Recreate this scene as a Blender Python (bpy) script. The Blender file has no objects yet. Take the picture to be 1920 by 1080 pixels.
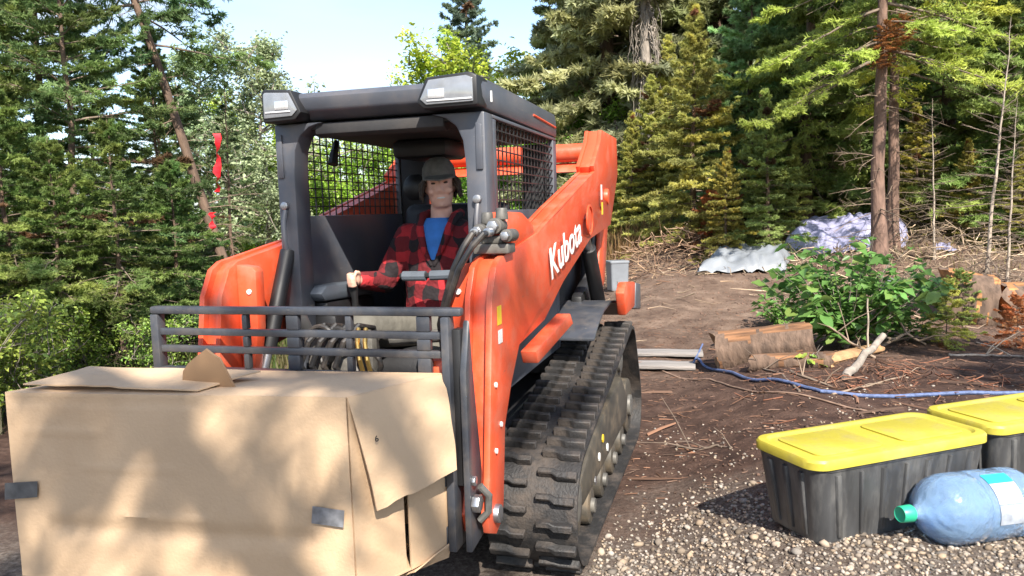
import bpy, bmesh, math, random
import numpy as np
from mathutils import Vector, Matrix
R = math.radians
random.seed(7)
scene = bpy.context.scene
col = scene.collection

# ------------------------------------------------------------------ camera
CF, CH, CP, CR = 1436.5, 1.544, 0.09924, -0.03057     # focal length in px of a 1920 frame, height, pitch down, roll
fwv = np.array([0, math.cos(CP), -math.sin(CP)]); upv = np.array([0, math.sin(CP), math.cos(CP)]); rtv = np.array([1., 0, 0])
r2 = rtv*math.cos(CR)+upv*math.sin(CR); u2 = upv*math.cos(CR)-rtv*math.sin(CR)
cd = bpy.data.cameras.new('camera'); cam = bpy.data.objects.new('camera', cd); col.objects.link(cam)
cd.sensor_width = 36; cd.lens = 36*CF/1920; cd.clip_start = .05; cd.clip_end = 2000
mw = Matrix.Identity(4)
for i in range(3):
    mw[i][0] = r2[i]; mw[i][1] = u2[i]; mw[i][2] = -fwv[i]
mw[2][3] = CH
cam.matrix_world = mw
scene.camera = cam
# ------------------------------------------------------------------ light
SUN = Vector((0.19, -0.70, 0.69)).normalized()
sd = bpy.data.lights.new('sun', 'SUN'); sd.energy = 4.4; sd.angle = R(.55); sd.color = (1, .93, .83)
so = bpy.data.objects.new('sun', sd); col.objects.link(so)
so.rotation_euler = SUN.to_track_quat('Z', 'Y').to_euler()
world = bpy.data.worlds.new('World'); scene.world = world; world.use_nodes = True
wt = world.node_tree; wn = wt.nodes; wl = wt.links
bg = wn['Background']
sky = wn.new('ShaderNodeTexSky'); sky.sky_type = 'NISHITA'; sky.sun_disc = False
sky.sun_elevation = math.asin(SUN.z); sky.sun_rotation = math.atan2(SUN.x, SUN.y)
sky.altitude = 300; sky.air_density = 1.0; sky.dust_density = 1.0; sky.ozone_density = 1.2
tc = wn.new('ShaderNodeTexCoord'); mp = wn.new('ShaderNodeMapping'); mp.inputs['Scale'].default_value = (1.6, 1.6, 6.0)
cn = wn.new('ShaderNodeTexNoise'); cn.inputs['Scale'].default_value = 1.7; cn.inputs['Detail'].default_value = 7; cn.inputs['Roughness'].default_value = .56
cr = wn.new('ShaderNodeValToRGB'); cr.color_ramp.elements[0].position = .40; cr.color_ramp.elements[1].position = .70
mx = wn.new('ShaderNodeMix'); mx.data_type = 'RGBA'
mul = wn.new('ShaderNodeMath'); mul.operation = 'MULTIPLY'; mul.inputs[1].default_value = .85
wl.new(tc.outputs['Generated'], mp.inputs['Vector']); wl.new(mp.outputs[0], cn.inputs['Vector'])
wl.new(cn.outputs['Fac'], cr.inputs['Fac']); wl.new(cr.outputs['Color'], mul.inputs[0]); wl.new(mul.outputs[0], mx.inputs['Factor'])
wl.new(sky.outputs[0], mx.inputs['A']); mx.inputs['B'].default_value = (2.75, 3.0, 3.45, 1)
wl.new(mx.outputs['Result'], bg.inputs['Color']); bg.inputs['Strength'].default_value = .13
scene.view_settings.view_transform = 'Standard'; scene.view_settings.look = 'None'
scene.view_settings.exposure = 1.35; scene.view_settings.gamma = 1
try: scene.view_settings.use_curve_mapping = False
except Exception: pass
scene.render.engine = 'CYCLES'
scene.cycles.max_bounces = 6; scene.cycles.transparent_max_bounces = 8

# ------------------------------------------------------------------ materials
MATS = {}
def lin(c):
    return tuple(((v/255)/12.92 if v/255 <= .04045 else ((v/255+.055)/1.055)**2.4) for v in c)
def mat(name, base, rough=.6, metal=0, var=.15, scale=12, bump=.0, bscale=60, dirt=None, dirtamt=.4, dscale=3.0, spec=.5, coat=0, stretch=None, chips=None):
    """procedural surface: base colour with noise variation, optional dirt patches and fine relief"""
    m = bpy.data.materials.new(name); m.use_nodes = True; nt = m.node_tree; n = nt.nodes; l = nt.links
    b = n['Principled BSDF']; b.inputs['Roughness'].default_value = rough; b.inputs['Metallic'].default_value = metal
    b.inputs['Specular IOR Level'].default_value = spec; b.inputs['Coat Weight'].default_value = coat
    t = n.new('ShaderNodeTexCoord'); vec = t.outputs['Object']
    if stretch:
        mpn = n.new('ShaderNodeMapping'); mpn.inputs['Scale'].default_value = stretch; l.new(vec, mpn.inputs['Vector']); vec = mpn.outputs[0]
    no = n.new('ShaderNodeTexNoise'); no.inputs['Scale'].default_value = scale; no.inputs['Detail'].default_value = 5
    l.new(vec, no.inputs['Vector'])
    ra = n.new('ShaderNodeValToRGB'); ra.color_ramp.elements[0].position = .3; ra.color_ramp.elements[1].position = .7
    ra.color_ramp.elements[0].color = (*[c*(1-var) for c in base], 1); ra.color_ramp.elements[1].color = (*[min(1, c*(1+var)) for c in base], 1)
    l.new(no.outputs['Fac'], ra.inputs['Fac']); out = ra.outputs['Color']
    if dirt:
        dn = n.new('ShaderNodeTexNoise'); dn.inputs['Scale'].default_value = dscale; dn.inputs['Detail'].default_value = 8; dn.inputs['Roughness'].default_value = .65
        l.new(vec, dn.inputs['Vector'])
        dr = n.new('ShaderNodeValToRGB'); dr.color_ramp.elements[0].position = .48; dr.color_ramp.elements[1].position = .72
        dr.color_ramp.elements[1].color = (dirtamt, dirtamt, dirtamt, 1); l.new(dn.outputs['Fac'], dr.inputs['Fac'])
        mi = n.new('ShaderNodeMix'); mi.data_type = 'RGBA'; l.new(dr.outputs['Color'], mi.inputs['Factor'])
        l.new(out, mi.inputs['A']); mi.inputs['B'].default_value = (*dirt, 1); out = mi.outputs['Result']
        rm = n.new('ShaderNodeMapRange'); rm.inputs['To Min'].default_value = rough; rm.inputs['To Max'].default_value = min(1, rough+.35)
        l.new(dr.outputs['Color'], rm.inputs['Value']); l.new(rm.outputs[0], b.inputs['Roughness'])
    if chips:      # small scratches and chips
        c1 = n.new('ShaderNodeTexNoise'); c1.inputs['Scale'].default_value = 9; c1.inputs['Detail'].default_value = 9; c1.inputs['Roughness'].default_value = .78
        cm = n.new('ShaderNodeMapping'); cm.inputs['Scale'].default_value = (1, 1, 3.5); l.new(vec, cm.inputs['Vector']); l.new(cm.outputs[0], c1.inputs['Vector'])
        c2 = n.new('ShaderNodeValToRGB'); c2.color_ramp.elements[0].position = .635; c2.color_ramp.elements[1].position = .66; c2.color_ramp.elements[1].color = (.75, .75, .75, 1); l.new(c1.outputs['Fac'], c2.inputs['Fac'])
        c3 = n.new('ShaderNodeMix'); c3.data_type = 'RGBA'; l.new(c2.outputs['Color'], c3.inputs['Factor']); l.new(out, c3.inputs['A']); c3.inputs['B'].default_value = (*chips, 1); out = c3.outputs['Result']
    l.new(out, b.inputs['Base Color'])
    if bump:
        bn = n.new('ShaderNodeTexNoise'); bn.inputs['Scale'].default_value = bscale; bn.inputs['Detail'].default_value = 4; l.new(vec, bn.inputs['Vector'])
        bu = n.new('ShaderNodeBump'); bu.inputs['Strength'].default_value = bump; bu.inputs['Distance'].default_value = .02
        l.new(bn.outputs['Fac'], bu.inputs['Height']); l.new(bu.outputs[0], b.inputs['Normal'])
    MATS[name] = m
    return m
DUST = (.16, .12, .085)
mat('orange', (.64, .080, .028), .40, var=.08, scale=4, dirt=(.42, .19, .12), dirtamt=.5, dscale=7, bump=.05, bscale=40, chips=(.28, .12, .085))
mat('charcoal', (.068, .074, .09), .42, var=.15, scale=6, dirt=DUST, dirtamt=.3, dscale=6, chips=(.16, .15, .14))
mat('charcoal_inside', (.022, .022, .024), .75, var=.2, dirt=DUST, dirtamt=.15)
mat('carriage_paint', (.044, .048, .058), .36, var=.2, scale=9, dirt=(.17, .14, .11), dirtamt=.4, dscale=8, chips=(.15, .13, .11))
mat('black_plastic', (.012, .012, .013), .5, var=.2)
mat('rubber', (.020, .019, .019), .62, var=.3, scale=20, dirt=(.13, .10, .078), dirtamt=.6, dscale=7, bump=.25, bscale=90)
mat('track_frame', (.06, .052, .04), .6, var=.2, dirt=(.17, .12, .07), dirtamt=.8, dscale=6)
mat('steel', (.42, .42, .43), .35, metal=.9, var=.15, dirt=DUST, dirtamt=.3)
mat('dusty_metal', (.11, .105, .095), .55, metal=.3, var=.35, scale=25, dirt=(.3, .27, .22), dirtamt=.5)
mat('hose', (.03, .029, .028), .5, var=.3, dirt=DUST, dirtamt=.4, dscale=15)
mat('brass', (.6, .42, .14), .3, metal=.9)
mat('white_paint', (.70, .69, .66), .5, var=.05)
mat('yellow_paint', (.75, .52, .03), .5, var=.08)
mat('lens', (.19, .20, .215), .12, var=.1, scale=30, spec=.8, coat=.6)
mat('reflector', (.75, .76, .78), .18, metal=.7, var=.1)
mat('seat_vinyl', (.018, .018, .02), .55, var=.2, bump=.1)
mat('cardboard', (.50, .35, .22), .82, var=.09, scale=3, bump=.10, bscale=90, dirt=(.40, .255, .14), dirtamt=.4, dscale=2.2)
mat('cardboard_inside', (.30, .18, .095), .85, var=.08, scale=5, bump=.05, bscale=160)
mat('tape', (.10, .105, .11), .28, var=.35, scale=25, metal=.25)
mat('silver_tape', (.23, .235, .25), .3, var=.4, scale=30, metal=.4)
mat('lid_yellow', (.43, .37, .045), .42, var=.05, scale=6, dirt=(.26, .21, .09), dirtamt=.75, dscale=6, bump=.06, bscale=30)
mat('tote_black', (.05, .051, .053), .36, var=.3, scale=8, dirt=(.25, .24, .22), dirtamt=.42, dscale=5, stretch=(2.5, 2.5, .6))
mat('bark', (.115, .075, .052), .9, var=.45, scale=14, bump=.9, bscale=30, stretch=(1, 1, .3))
mat('bark_red', (.16, .098, .072), .9, var=.4, scale=14, bump=.9, bscale=30, stretch=(1, 1, .3))
mat('bark_grey', (.24, .205, .17), .9, var=.35, scale=16, bump=.8, bscale=30, stretch=(1, 1, .3))
mat('bark_pale', (.34, .28, .22), .85, var=.3, scale=18, bump=.5, bscale=40, stretch=(1, 1, .3))
mat('dead_twig', (.21, .155, .11), .9, var=.4, scale=8)
mat('dark_twig', (.16, .12, .09), .9, var=.4, scale=8)
mat('log_wood', (.20, .098, .046), .9, var=.75, scale=5, bump=1.0, bscale=7, dirt=(.05, .03, .02), dirtamt=1.0, dscale=3.5, stretch=(.45, 4, 4))
mat('log_end', (.33, .19, .09), .85, var=.35, scale=9, bump=.5, bscale=30)
mat('wood_orange', (.36, .165, .06), .85, var=.6, scale=5, bump=.9, bscale=9, dirt=(.10, .05, .03), dirtamt=.95, dscale=3, stretch=(.6, 3, 3))
mat('grey_plank', (.22, .20, .185), .85, var=.35, scale=5, bump=.5, bscale=30, stretch=(.3, 4, 4))
mat('tarp_grey', (.20, .215, .235), .45, var=.1, scale=3, bump=.25, bscale=9)
mat('tarp_blue', (.27, .27, .40), .4, var=.18, scale=5, bump=.35, bscale=14)
mat('rope_blue', (.10, .14, .27), .6, var=.35, scale=40, bump=.4, bscale=200)
mat('cord_brown', (.26, .17, .12), .8, var=.3)
mat('dark_hose', (.016, .016, .017), .45, var=.3, dirt=DUST, dirtamt=.35, dscale=12)
mat('stone', (.31, .28, .25), .9, var=.4, scale=1.2, bump=.3, bscale=80)
mat('red_ribbon', (.70, .02, .03), .45, var=.2)
mat('white_plastic', (.6, .61, .63), .4, var=.05)
mat('skin', (.68, .39, .29), .5, var=.08, scale=20)
mat('hair', (.045, .028, .018), .7, var=.3, bump=.5, bscale=200)
mat('cap', (.11, .105, .092), .85, var=.25, scale=30, bump=.2, bscale=150)
mat('tshirt', (.045, .20, .58), .85, var=.12, scale=20, bump=.2, bscale=40)
mat('trousers', (.115, .108, .09), .9, var=.2, scale=10, bump=.3, bscale=30)
mat('boots', (.05, .035, .025), .7, var=.2)
mat('pad_grey', (.085, .10, .12), .6, var=.15)

def mat_plaid():
    m = bpy.data.materials.new('plaid'); m.use_nodes = True; n = m.node_tree.nodes; l = m.node_tree.links; b = n['Principled BSDF']
    b.inputs['Roughness'].default_value = .9
    t = n.new('ShaderNodeTexCoord'); s = n.new('ShaderNodeSeparateXYZ')
    wn_ = n.new('ShaderNodeTexNoise'); wn_.inputs['Scale'].default_value = 7; l.new(t.outputs['Object'], wn_.inputs['Vector']); wm = n.new('ShaderNodeVectorMath'); wm.operation = 'MULTIPLY_ADD'; wm.inputs[1].default_value = (.12, .12, .12); l.new(wn_.outputs['Color'], wm.inputs[0]); l.new(t.outputs['Object'], wm.inputs[2]); l.new(wm.outputs[0], s.inputs[0])
    outs = []
    for ax in ('Y', 'Z'):
        a = n.new('ShaderNodeMath'); a.operation = 'MULTIPLY'; a.inputs[1].default_value = 1/.125; l.new(s.outputs[ax], a.inputs[0])
        f = n.new('ShaderNodeMath'); f.operation = 'FRACT'; l.new(a.outputs[0], f.inputs[0])
        g = n.new('ShaderNodeMath'); g.operation = 'GREATER_THAN'; g.inputs[1].default_value = .5; l.new(f.outputs[0], g.inputs[0]); outs.append(g.outputs[0])
    ad = n.new('ShaderNodeMath'); ad.operation = 'ADD'; l.new(outs[0], ad.inputs[0]); l.new(outs[1], ad.inputs[1])
    dv = n.new('ShaderNodeMath'); dv.operation = 'MULTIPLY'; dv.inputs[1].default_value = .5; l.new(ad.outputs[0], dv.inputs[0])
    ra = n.new('ShaderNodeValToRGB'); ra.color_ramp.interpolation = 'CONSTANT'
    e = ra.color_ramp.elements; e[0].color = (.38, .018, .024, 1); e[1].position = .75; e[1].color = (.012, .008, .010, 1)
    x = e.new(.25); x.color = (.13, .008, .012, 1)
    l.new(dv.outputs[0], ra.inputs['Fac']); l.new(ra.outputs['Color'], b.inputs['Base Color'])
    no = n.new('ShaderNodeTexNoise'); no.inputs['Scale'].default_value = 18; l.new(t.outputs['Object'], no.inputs['Vector'])
    bu = n.new('ShaderNodeBump'); bu.inputs['Strength'].default_value = .6; bu.inputs['Distance'].default_value = .03
    l.new(no.outputs['Fac'], bu.inputs['Height']); l.new(bu.outputs[0], b.inputs['Normal'])
    MATS['plaid'] = m
mat_plaid()

def mat_foliage(name, trans=.5, rough=.55):
    """colour from the mesh's own per-leaf tint, times the object's colour"""
    m = bpy.data.materials.new(name); m.use_nodes = True; nt = m.node_tree; n = nt.nodes; l = nt.links
    b = n['Principled BSDF']; o = n['Material Output']; b.inputs['Roughness'].default_value = rough; b.inputs['Specular IOR Level'].default_value = .35
    a = n.new('ShaderNodeAttribute'); a.attribute_name = 'tint'; oi = n.new('ShaderNodeObjectInfo')
    mm = n.new('ShaderNodeMix'); mm.data_type = 'RGBA'; mm.blend_type = 'MULTIPLY'; mm.inputs['Factor'].default_value = 1
    l.new(a.outputs['Color'], mm.inputs['A']); l.new(oi.outputs['Color'], mm.inputs['B'])
    l.new(mm.outputs['Result'], b.inputs['Base Color'])
    tr = n.new('ShaderNodeBsdfTranslucent'); l.new(mm.outputs['Result'], tr.inputs['Color'])
    ms = n.new('ShaderNodeMixShader'); ms.inputs[0].default_value = trans
    l.new(b.outputs[0], ms.inputs[1]); l.new(tr.outputs[0], ms.inputs[2]); l.new(ms.outputs[0], o.inputs['Surface'])
    MATS[name] = m
mat_foliage('foliage'); mat_foliage('leafmat', .4, .4); mat_foliage('litter', .0, .9)

def mat_bottle():
    m = bpy.data.materials.new('bottle_blue'); m.use_nodes = True; n = m.node_tree.nodes; l = m.node_tree.links; b = n['Principled BSDF']
    b.inputs['Base Color'].default_value = (.48, .70, .98, 1); b.inputs['Roughness'].default_value = .05
    b.inputs['Transmission Weight'].default_value = .78; b.inputs['IOR'].default_value = 1.3; b.inputs['Coat Weight'].default_value = .5
    t = n.new('ShaderNodeTexCoord'); no = n.new('ShaderNodeTexNoise'); no.inputs['Scale'].default_value = 34; no.inputs['Detail'].default_value = 4
    l.new(t.outputs['Object'], no.inputs['Vector']); bu = n.new('ShaderNodeBump'); bu.inputs['Strength'].default_value = .6; bu.inputs['Distance'].default_value = .02
    l.new(no.outputs['Fac'], bu.inputs['Height']); l.new(bu.outputs[0], b.inputs['Normal'])
    MATS['bottle_blue'] = m
mat_bottle()
mat('cap_green', (.02, .33, .19), .4, var=.08)
mat('label_white', (.45, .48, .53), .45, var=.12, scale=20)
mat('label_grey', (.30, .33, .38), .45, var=.3, scale=30)
mat('label_teal', (.02, .42, .44), .45, var=.1)

def mat_ground():
    m = bpy.data.materials.new('forest_soil'); m.use_nodes = True; n = m.node_tree.nodes; l = m.node_tree.links; b = n['Principled BSDF']
    b.inputs['Roughness'].default_value = .95; b.inputs['Specular IOR Level'].default_value = .2
    g = n.new('ShaderNodeNewGeometry'); s = n.new('ShaderNodeSeparateXYZ'); l.new(g.outputs['Position'], s.inputs[0])
    def noise(sc, d=6, r=.6):
        q = n.new('ShaderNodeTexNoise'); q.inputs['Scale'].default_value = sc; q.inputs['Detail'].default_value = d; q.inputs['Roughness'].default_value = r
        l.new(g.outputs['Position'], q.inputs['Vector']); return q.outputs['Fac']
    def ramp(src, stops):
        q = n.new('ShaderNodeValToRGB'); e = q.color_ramp.elements
        e[0].position, e[0].color = stops[0][0], (*stops[0][1], 1); e[1].position, e[1].color = stops[-1][0], (*stops[-1][1], 1)
        for p, c in stops[1:-1]:
            x = e.new(p); x.color = (*c, 1)
        l.new(src, q.inputs['Fac']); return q.outputs['Color']
    def mixc(f, a, bb):
        q = n.new('ShaderNodeMix'); q.data_type = 'RGBA'; l.new(f, q.inputs['Factor']); l.new(a, q.inputs['A']); l.new(bb, q.inputs['B']); return q.outputs['Result']
    def math2(op, a, bb):
        q = n.new('ShaderNodeMath'); q.operation = op
        for i, v in enumerate((a, bb)):
            if isinstance(v, (int, float)): q.inputs[i].default_value = v
            else: l.new(v, q.inputs[i])
        return q.outputs[0]
    soil = ramp(noise(5.5, 9, .72), [(.3, (.034, .019, .015)), (.5, (.085, .049, .036)), (.72, (.17, .105, .078))])
    dry = ramp(noise(3.2, 9, .7), [(.3, (.075, .046, .034)), (.55, (.19, .13, .095)), (.75, (.30, .215, .16))])
    grav = ramp(noise(38, 6, .7), [(.32, (.075, .055, .043)), (.52, (.17, .135, .11)), (.7, (.30, .26, .22))])
    grass = ramp(noise(2.5, 8, .7), [(.3, (.055, .075, .018)), (.5, (.13, .15, .035)), (.72, (.25, .22, .075))])
    mr = n.new('ShaderNodeMapRange'); mr.inputs['From Min'].default_value = 7.2; mr.inputs['From Max'].default_value = 10.5
    l.new(math2('ADD', s.outputs['Y'], math2('MULTIPLY', noise(.8), 2.5)), mr.inputs['Value'])
    c = mixc(mr.outputs[0], soil, dry)
    mg = n.new('ShaderNodeMapRange'); mg.inputs['From Min'].default_value = 5.15; mg.inputs['From Max'].default_value = 4.2
    l.new(math2('ADD', s.outputs['Y'], math2('MULTIPLY', noise(1.6), 2.0)), mg.inputs['Value'])
    c = mixc(mg.outputs[0], c, grav)
    mh = n.new('ShaderNodeMapRange'); mh.inputs['From Min'].default_value = 16.5; mh.inputs['From Max'].default_value = 20.0
    l.new(math2('ADD', s.outputs['Y'], math2('MULTIPLY', noise(.5), 4.0)), mh.inputs['Value'])
    c = mixc(mh.outputs[0], c, grass)
    l.new(c, b.inputs['Base Color'])
    bu = n.new('ShaderNodeBump'); bu.inputs['Strength'].default_value = .9; bu.inputs['Distance'].default_value = .05
    l.new(noise(22, 8, .75), bu.inputs['Height']); l.new(bu.outputs[0], b.inputs['Normal'])
    MATS['ground'] = m
mat_ground()

# ------------------------------------------------------------------ helpers
def tag(o, label=None, cat=None, group=None, kind=None):
    if label: o['label'] = label
    if cat: o['category'] = cat
    if group: o['group'] = group
    if kind: o['kind'] = kind
    return o
def empty(name, loc=(0, 0, 0), rz=0):
    o = bpy.data.objects.new(name, None); col.objects.link(o); o.location = loc; o.rotation_euler = (0, 0, rz); o.empty_display_size = .2
    return o
def link(name, me, parent=None):
    o = bpy.data.objects.new(name, me); col.objects.link(o)
    if parent: o.parent = parent
    return o
def setmat(me, mats):
    for k in ([mats] if isinstance(mats, str) else mats): me.materials.append(MATS[k])
class MB:
    def __init__(s): s.v = []; s.f = []; s.m = []; s.mi = 0
    def add(s, V, F):
        k = len(s.v); s.v += [tuple(map(float, p)) for p in V]; s.f += [tuple(i+k for i in f) for f in F]; s.m += [s.mi]*len(F); return s
    def box(s, c, d, M=None):
        x, y, z = [a/2 for a in d]; V = [(-x, -y, -z), (x, -y, -z), (x, y, -z), (-x, y, -z), (-x, -y, z), (x, -y, z), (x, y, z), (-x, y, z)]
        if M is not None: V = [M @ Vector(p) for p in V]
        return s.add([(p[0]+c[0], p[1]+c[1], p[2]+c[2]) for p in V], [(3, 2, 1, 0), (4, 5, 6, 7), (0, 1, 5, 4), (1, 2, 6, 5), (2, 3, 7, 6), (3, 0, 4, 7)])
    def span(s, a, b):
        return s.box([(p+q)/2 for p, q in zip(a, b)], [abs(p-q) for p, q in zip(a, b)])
    def tube(s, pts, r, n=8, caps=True):
        pts = [Vector(p) for p in pts]; k = len(pts); rr = r if isinstance(r, (list, tuple)) else [r]*k
        V = []; prev = None
        for i, p in enumerate(pts):
            d = (pts[min(i+1, k-1)]-pts[max(i-1, 0)])
            d = d.normalized() if d.length > 1e-9 else Vector((0, 0, 1))
            if prev is None:
                a = Vector((0, 0, 1)) if abs(d.z) < .9 else Vector((1, 0, 0)); e = d.cross(a).normalized()
            else:
                e = prev-d*prev.dot(d); e = e.normalized() if e.length > 1e-6 else d.orthogonal().normalized()
            prev = e; g = d.cross(e)
            for j in range(n):
                t = 2*math.pi*j/n; V.append(p+(e*math.cos(t)+g*math.sin(t))*rr[i])
        F = [(i*n+j, i*n+(j+1) % n, (i+1)*n+(j+1) % n, (i+1)*n+j) for i in range(k-1) for j in range(n)]
        if caps: F += [tuple(range(n))[::-1], tuple(range((k-1)*n, k*n))]
        return s.add(V, F)
    def cyl(s, a, b, r, n=16, r2=None): return s.tube([a, b], [r, r if r2 is None else r2], n)
    def prism(s, poly, a, b, axis=1):
        """polygon in the two other axes, extruded along axis from a to b"""
        def P(p, t):
            return {0: (t, p[0], p[1]), 1: (p[0], t, p[1]), 2: (p[0], p[1], t)}[axis]
        n = len(poly); V = [P(p, a) for p in poly]+[P(p, b) for p in poly]
        return s.add(V, [tuple(range(n))[::-1], tuple(range(n, 2*n))]+[(i, (i+1) % n, n+(i+1) % n, n+i) for i in range(n)])
    def rings(s, rings, caps=True):
        n = len(rings[0]); k = len(rings); V = [p for r in rings for p in r]
        F = [(i*n+j, i*n+(j+1) % n, (i+1)*n+(j+1) % n, (i+1)*n+j) for i in range(k-1) for j in range(n)]
        if caps: F += [tuple(range(n))[::-1], tuple(range((k-1)*n, k*n))]
        return s.add(V, F)
    def ball(s, c, r, n=12, m=8):
        r = r if isinstance(r, (tuple, list)) else (r, r, r)
        rg = []
        for i in range(1, m):
            t = math.pi*i/m
            rg.append([(c[0]+r[0]*math.sin(t)*math.cos(2*math.pi*j/n), c[1]+r[1]*math.sin(t)*math.sin(2*math.pi*j/n), c[2]-r[2]*math.cos(t)) for j in range(n)])
        return s.rings(rg)
    def mesh(s, name, mats, bevel=0, smooth=30, seg=2):
        me = bpy.data.meshes.new(name); me.from_pydata(s.v, [], s.f); setmat(me, mats)
        if any(s.m): me.polygons.foreach_set('material_index', s.m)
        bm = bmesh.new(); bm.from_mesh(me)
        bmesh.ops.recalc_face_normals(bm, faces=bm.faces)
        if bevel:
            es = [e for e in bm.edges if len(e.link_faces) == 2 and e.calc_face_angle(0) > R(28)]
            bmesh.ops.bevel(bm, geom=es, offset=bevel, segments=seg, affect='EDGES', clamp_overlap=True, profile=.5)
        bm.to_mesh(me); bm.free()
        if smooth:
            me.polygons.foreach_set('use_smooth', [True]*len(me.polygons)); me.set_sharp_from_angle(angle=R(smooth))
        return me
    def build(s, name, mats, parent=None, bevel=0, smooth=30, seg=2): return link(name, s.mesh(name, mats, bevel, smooth, seg), parent)
def npmesh(name, V, F, mats, tint=None, smooth=False):
    V = np.asarray(V, np.float32).reshape(-1, 3); F = np.asarray(F, np.int32); k = F.shape[1]; me = bpy.data.meshes.new(name)
    me.vertices.add(len(V)); me.vertices.foreach_set('co', V.ravel()); me.loops.add(F.size); me.loops.foreach_set('vertex_index', F.ravel())
    me.polygons.add(len(F)); me.polygons.foreach_set('loop_start', np.arange(0, F.size, k, dtype=np.int32))
    if smooth: me.polygons.foreach_set('use_smooth', np.ones(len(F), bool))
    if tint is not None:
        a = me.attributes.new('tint', 'FLOAT_COLOR', 'POINT'); c = np.ones((len(V), 4), np.float32); c[:, :3] = tint; a.data.foreach_set('color', c.ravel())
    setmat(me, mats); me.update(calc_edges=True); return me
def copy_tree(o, parent=None):
    c = o.copy(); col.objects.link(c); c.parent = parent
    for ch in list(o.children): copy_tree(ch, c)
    return c
def vnoise(x, y, seed=0):
    """smooth value noise on numpy arrays"""
    xi = np.floor(x).astype(np.int64); yi = np.floor(y).astype(np.int64); fx = x-xi; fy = y-yi
    def h(a, b):
        q = np.sin(a*127.1+b*311.7+seed*74.7)*43758.5453; return q-np.floor(q)
    ux = fx*fx*(3-2*fx); uy = fy*fy*(3-2*fy)
    return (h(xi, yi)*(1-ux)+h(xi+1, yi)*ux)*(1-uy)+(h(xi, yi+1)*(1-ux)+h(xi+1, yi+1)*ux)*uy-.5
def ss(a, b, x):
    t = np.clip((x-a)/(b-a), 0, 1); return t*t*(3-2*t)

# ------------------------------------------------------------------ placing
MO = np.array([-.5564, 3.2916]); MYAW = .2812      # loader: cab front centre on the ground, heading
MF = np.array([-math.sin(MYAW), -math.cos(MYAW)]); ML = np.array([math.cos(MYAW), -math.sin(MYAW)])
def terrain(x, y):
    x = np.asarray(x, float); y = np.asarray(y, float)
    lat = (x-MO[0])*ML[0]+(y-MO[1])*ML[1]; lon = (x-MO[0])*MF[0]+(y-MO[1])*MF[1]
    z = .20*ss(1.0, 1.9, lat)*ss(9, 5.5, y)
    z = z+(.10+.055*ss(3.5, 7, x))*np.clip(y-7.0, 0, 26)*ss(-.5, 2.5, x-.05*y)
    z = z+.05*np.clip(y-14, 0, 40)*ss(4, -6, x)*.5
    z = z+1.3*np.exp(-((x-4.6)/2.6)**2-((y-20.5)/2.4)**2)
    flat = ss(1.0, 1.5, np.abs(lat))+ss(.9, 1.6, np.abs(lon+1.0)-.6); flat = np.clip(flat, 0, 1)
    near = ss(3, 9, y)
    z = z+flat*(.05*vnoise(x*.9, y*.9, 1)+.035*vnoise(x*2.3, y*2.3, 2)+.018*vnoise(x*6, y*6, 3)+near*(.16*vnoise(x*.7, y*.7, 4)+.06*vnoise(x*3, y*3, 5)))
    return z
def tz(x, y): return float(terrain(x, y))
def pix(u, v):
    return fwv+r2*(u-960)/CF+u2*(540-v)/CF
def at(u, v):
    """where the sight line through a pixel meets the ground"""
    d = pix(u, v); t = .5
    while t < 200:
        p = np.array([0, 0, CH])+d*t
        if p[2] <= tz(p[0], p[1]): break
        t += .02
    return Vector(p)
def col_at(u, y):
    """point on the ground in pixel column u at distance y"""
    v = 415
    for _ in range(12):
        d = pix(u, v); x = d[0]*y/d[1]; z = tz(x, y)
        rel = np.array([x, y, z-CH]); dd = rel @ fwv; v = 540-CF*(rel @ u2)/dd
    return Vector((x, y, z))
# unseen trees added for shade: x, y, height, turn, kind, height of the kind, lean
SHADERS = [(4.35, -3.6, 14.0, .5, 'S', 4.5, -30), (4.1, -4.6, 14, 2.0, 'S', 4.5, -30), (5.8, -.4, 8.5, 1.0, 'D', 9, 0), (6.35, -5.2, 15, 3.0, 'S', 4.5, -30), (-6.0, -3.5, 8, 4.0, 'D', 9, 0)]
# ------------------------------------------------------------------ ground
def axis_steps(lo, a, b, hi, st):
    fine = list(np.arange(a, b, st)); out = []; s = st; x = a
    while x > lo: s *= 1.25; x -= s; out.append(x)
    out = out[::-1]; s = st; x = fine[-1]; o2 = []
    while x < hi: s *= 1.25; x += s; o2.append(x)
    return np.array(out+fine+o2)
gx = axis_steps(-400, -3.5, 9, 400, .07); gy = axis_steps(-60, .8, 14, 900, .07)
GX, GY = np.meshgrid(gx, gy); GZ = terrain(GX, GY); nx, ny = len(gx), len(gy)
I = np.arange(nx*ny).reshape(ny, nx)
gm = npmesh('ground', np.stack([GX, GY, GZ], -1), np.stack([I[:-1, :-1], I[:-1, 1:], I[1:, 1:], I[1:, :-1]], -1).reshape(-1, 4), 'ground', smooth=True)
tag(link('ground', gm), kind='structure')

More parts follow.
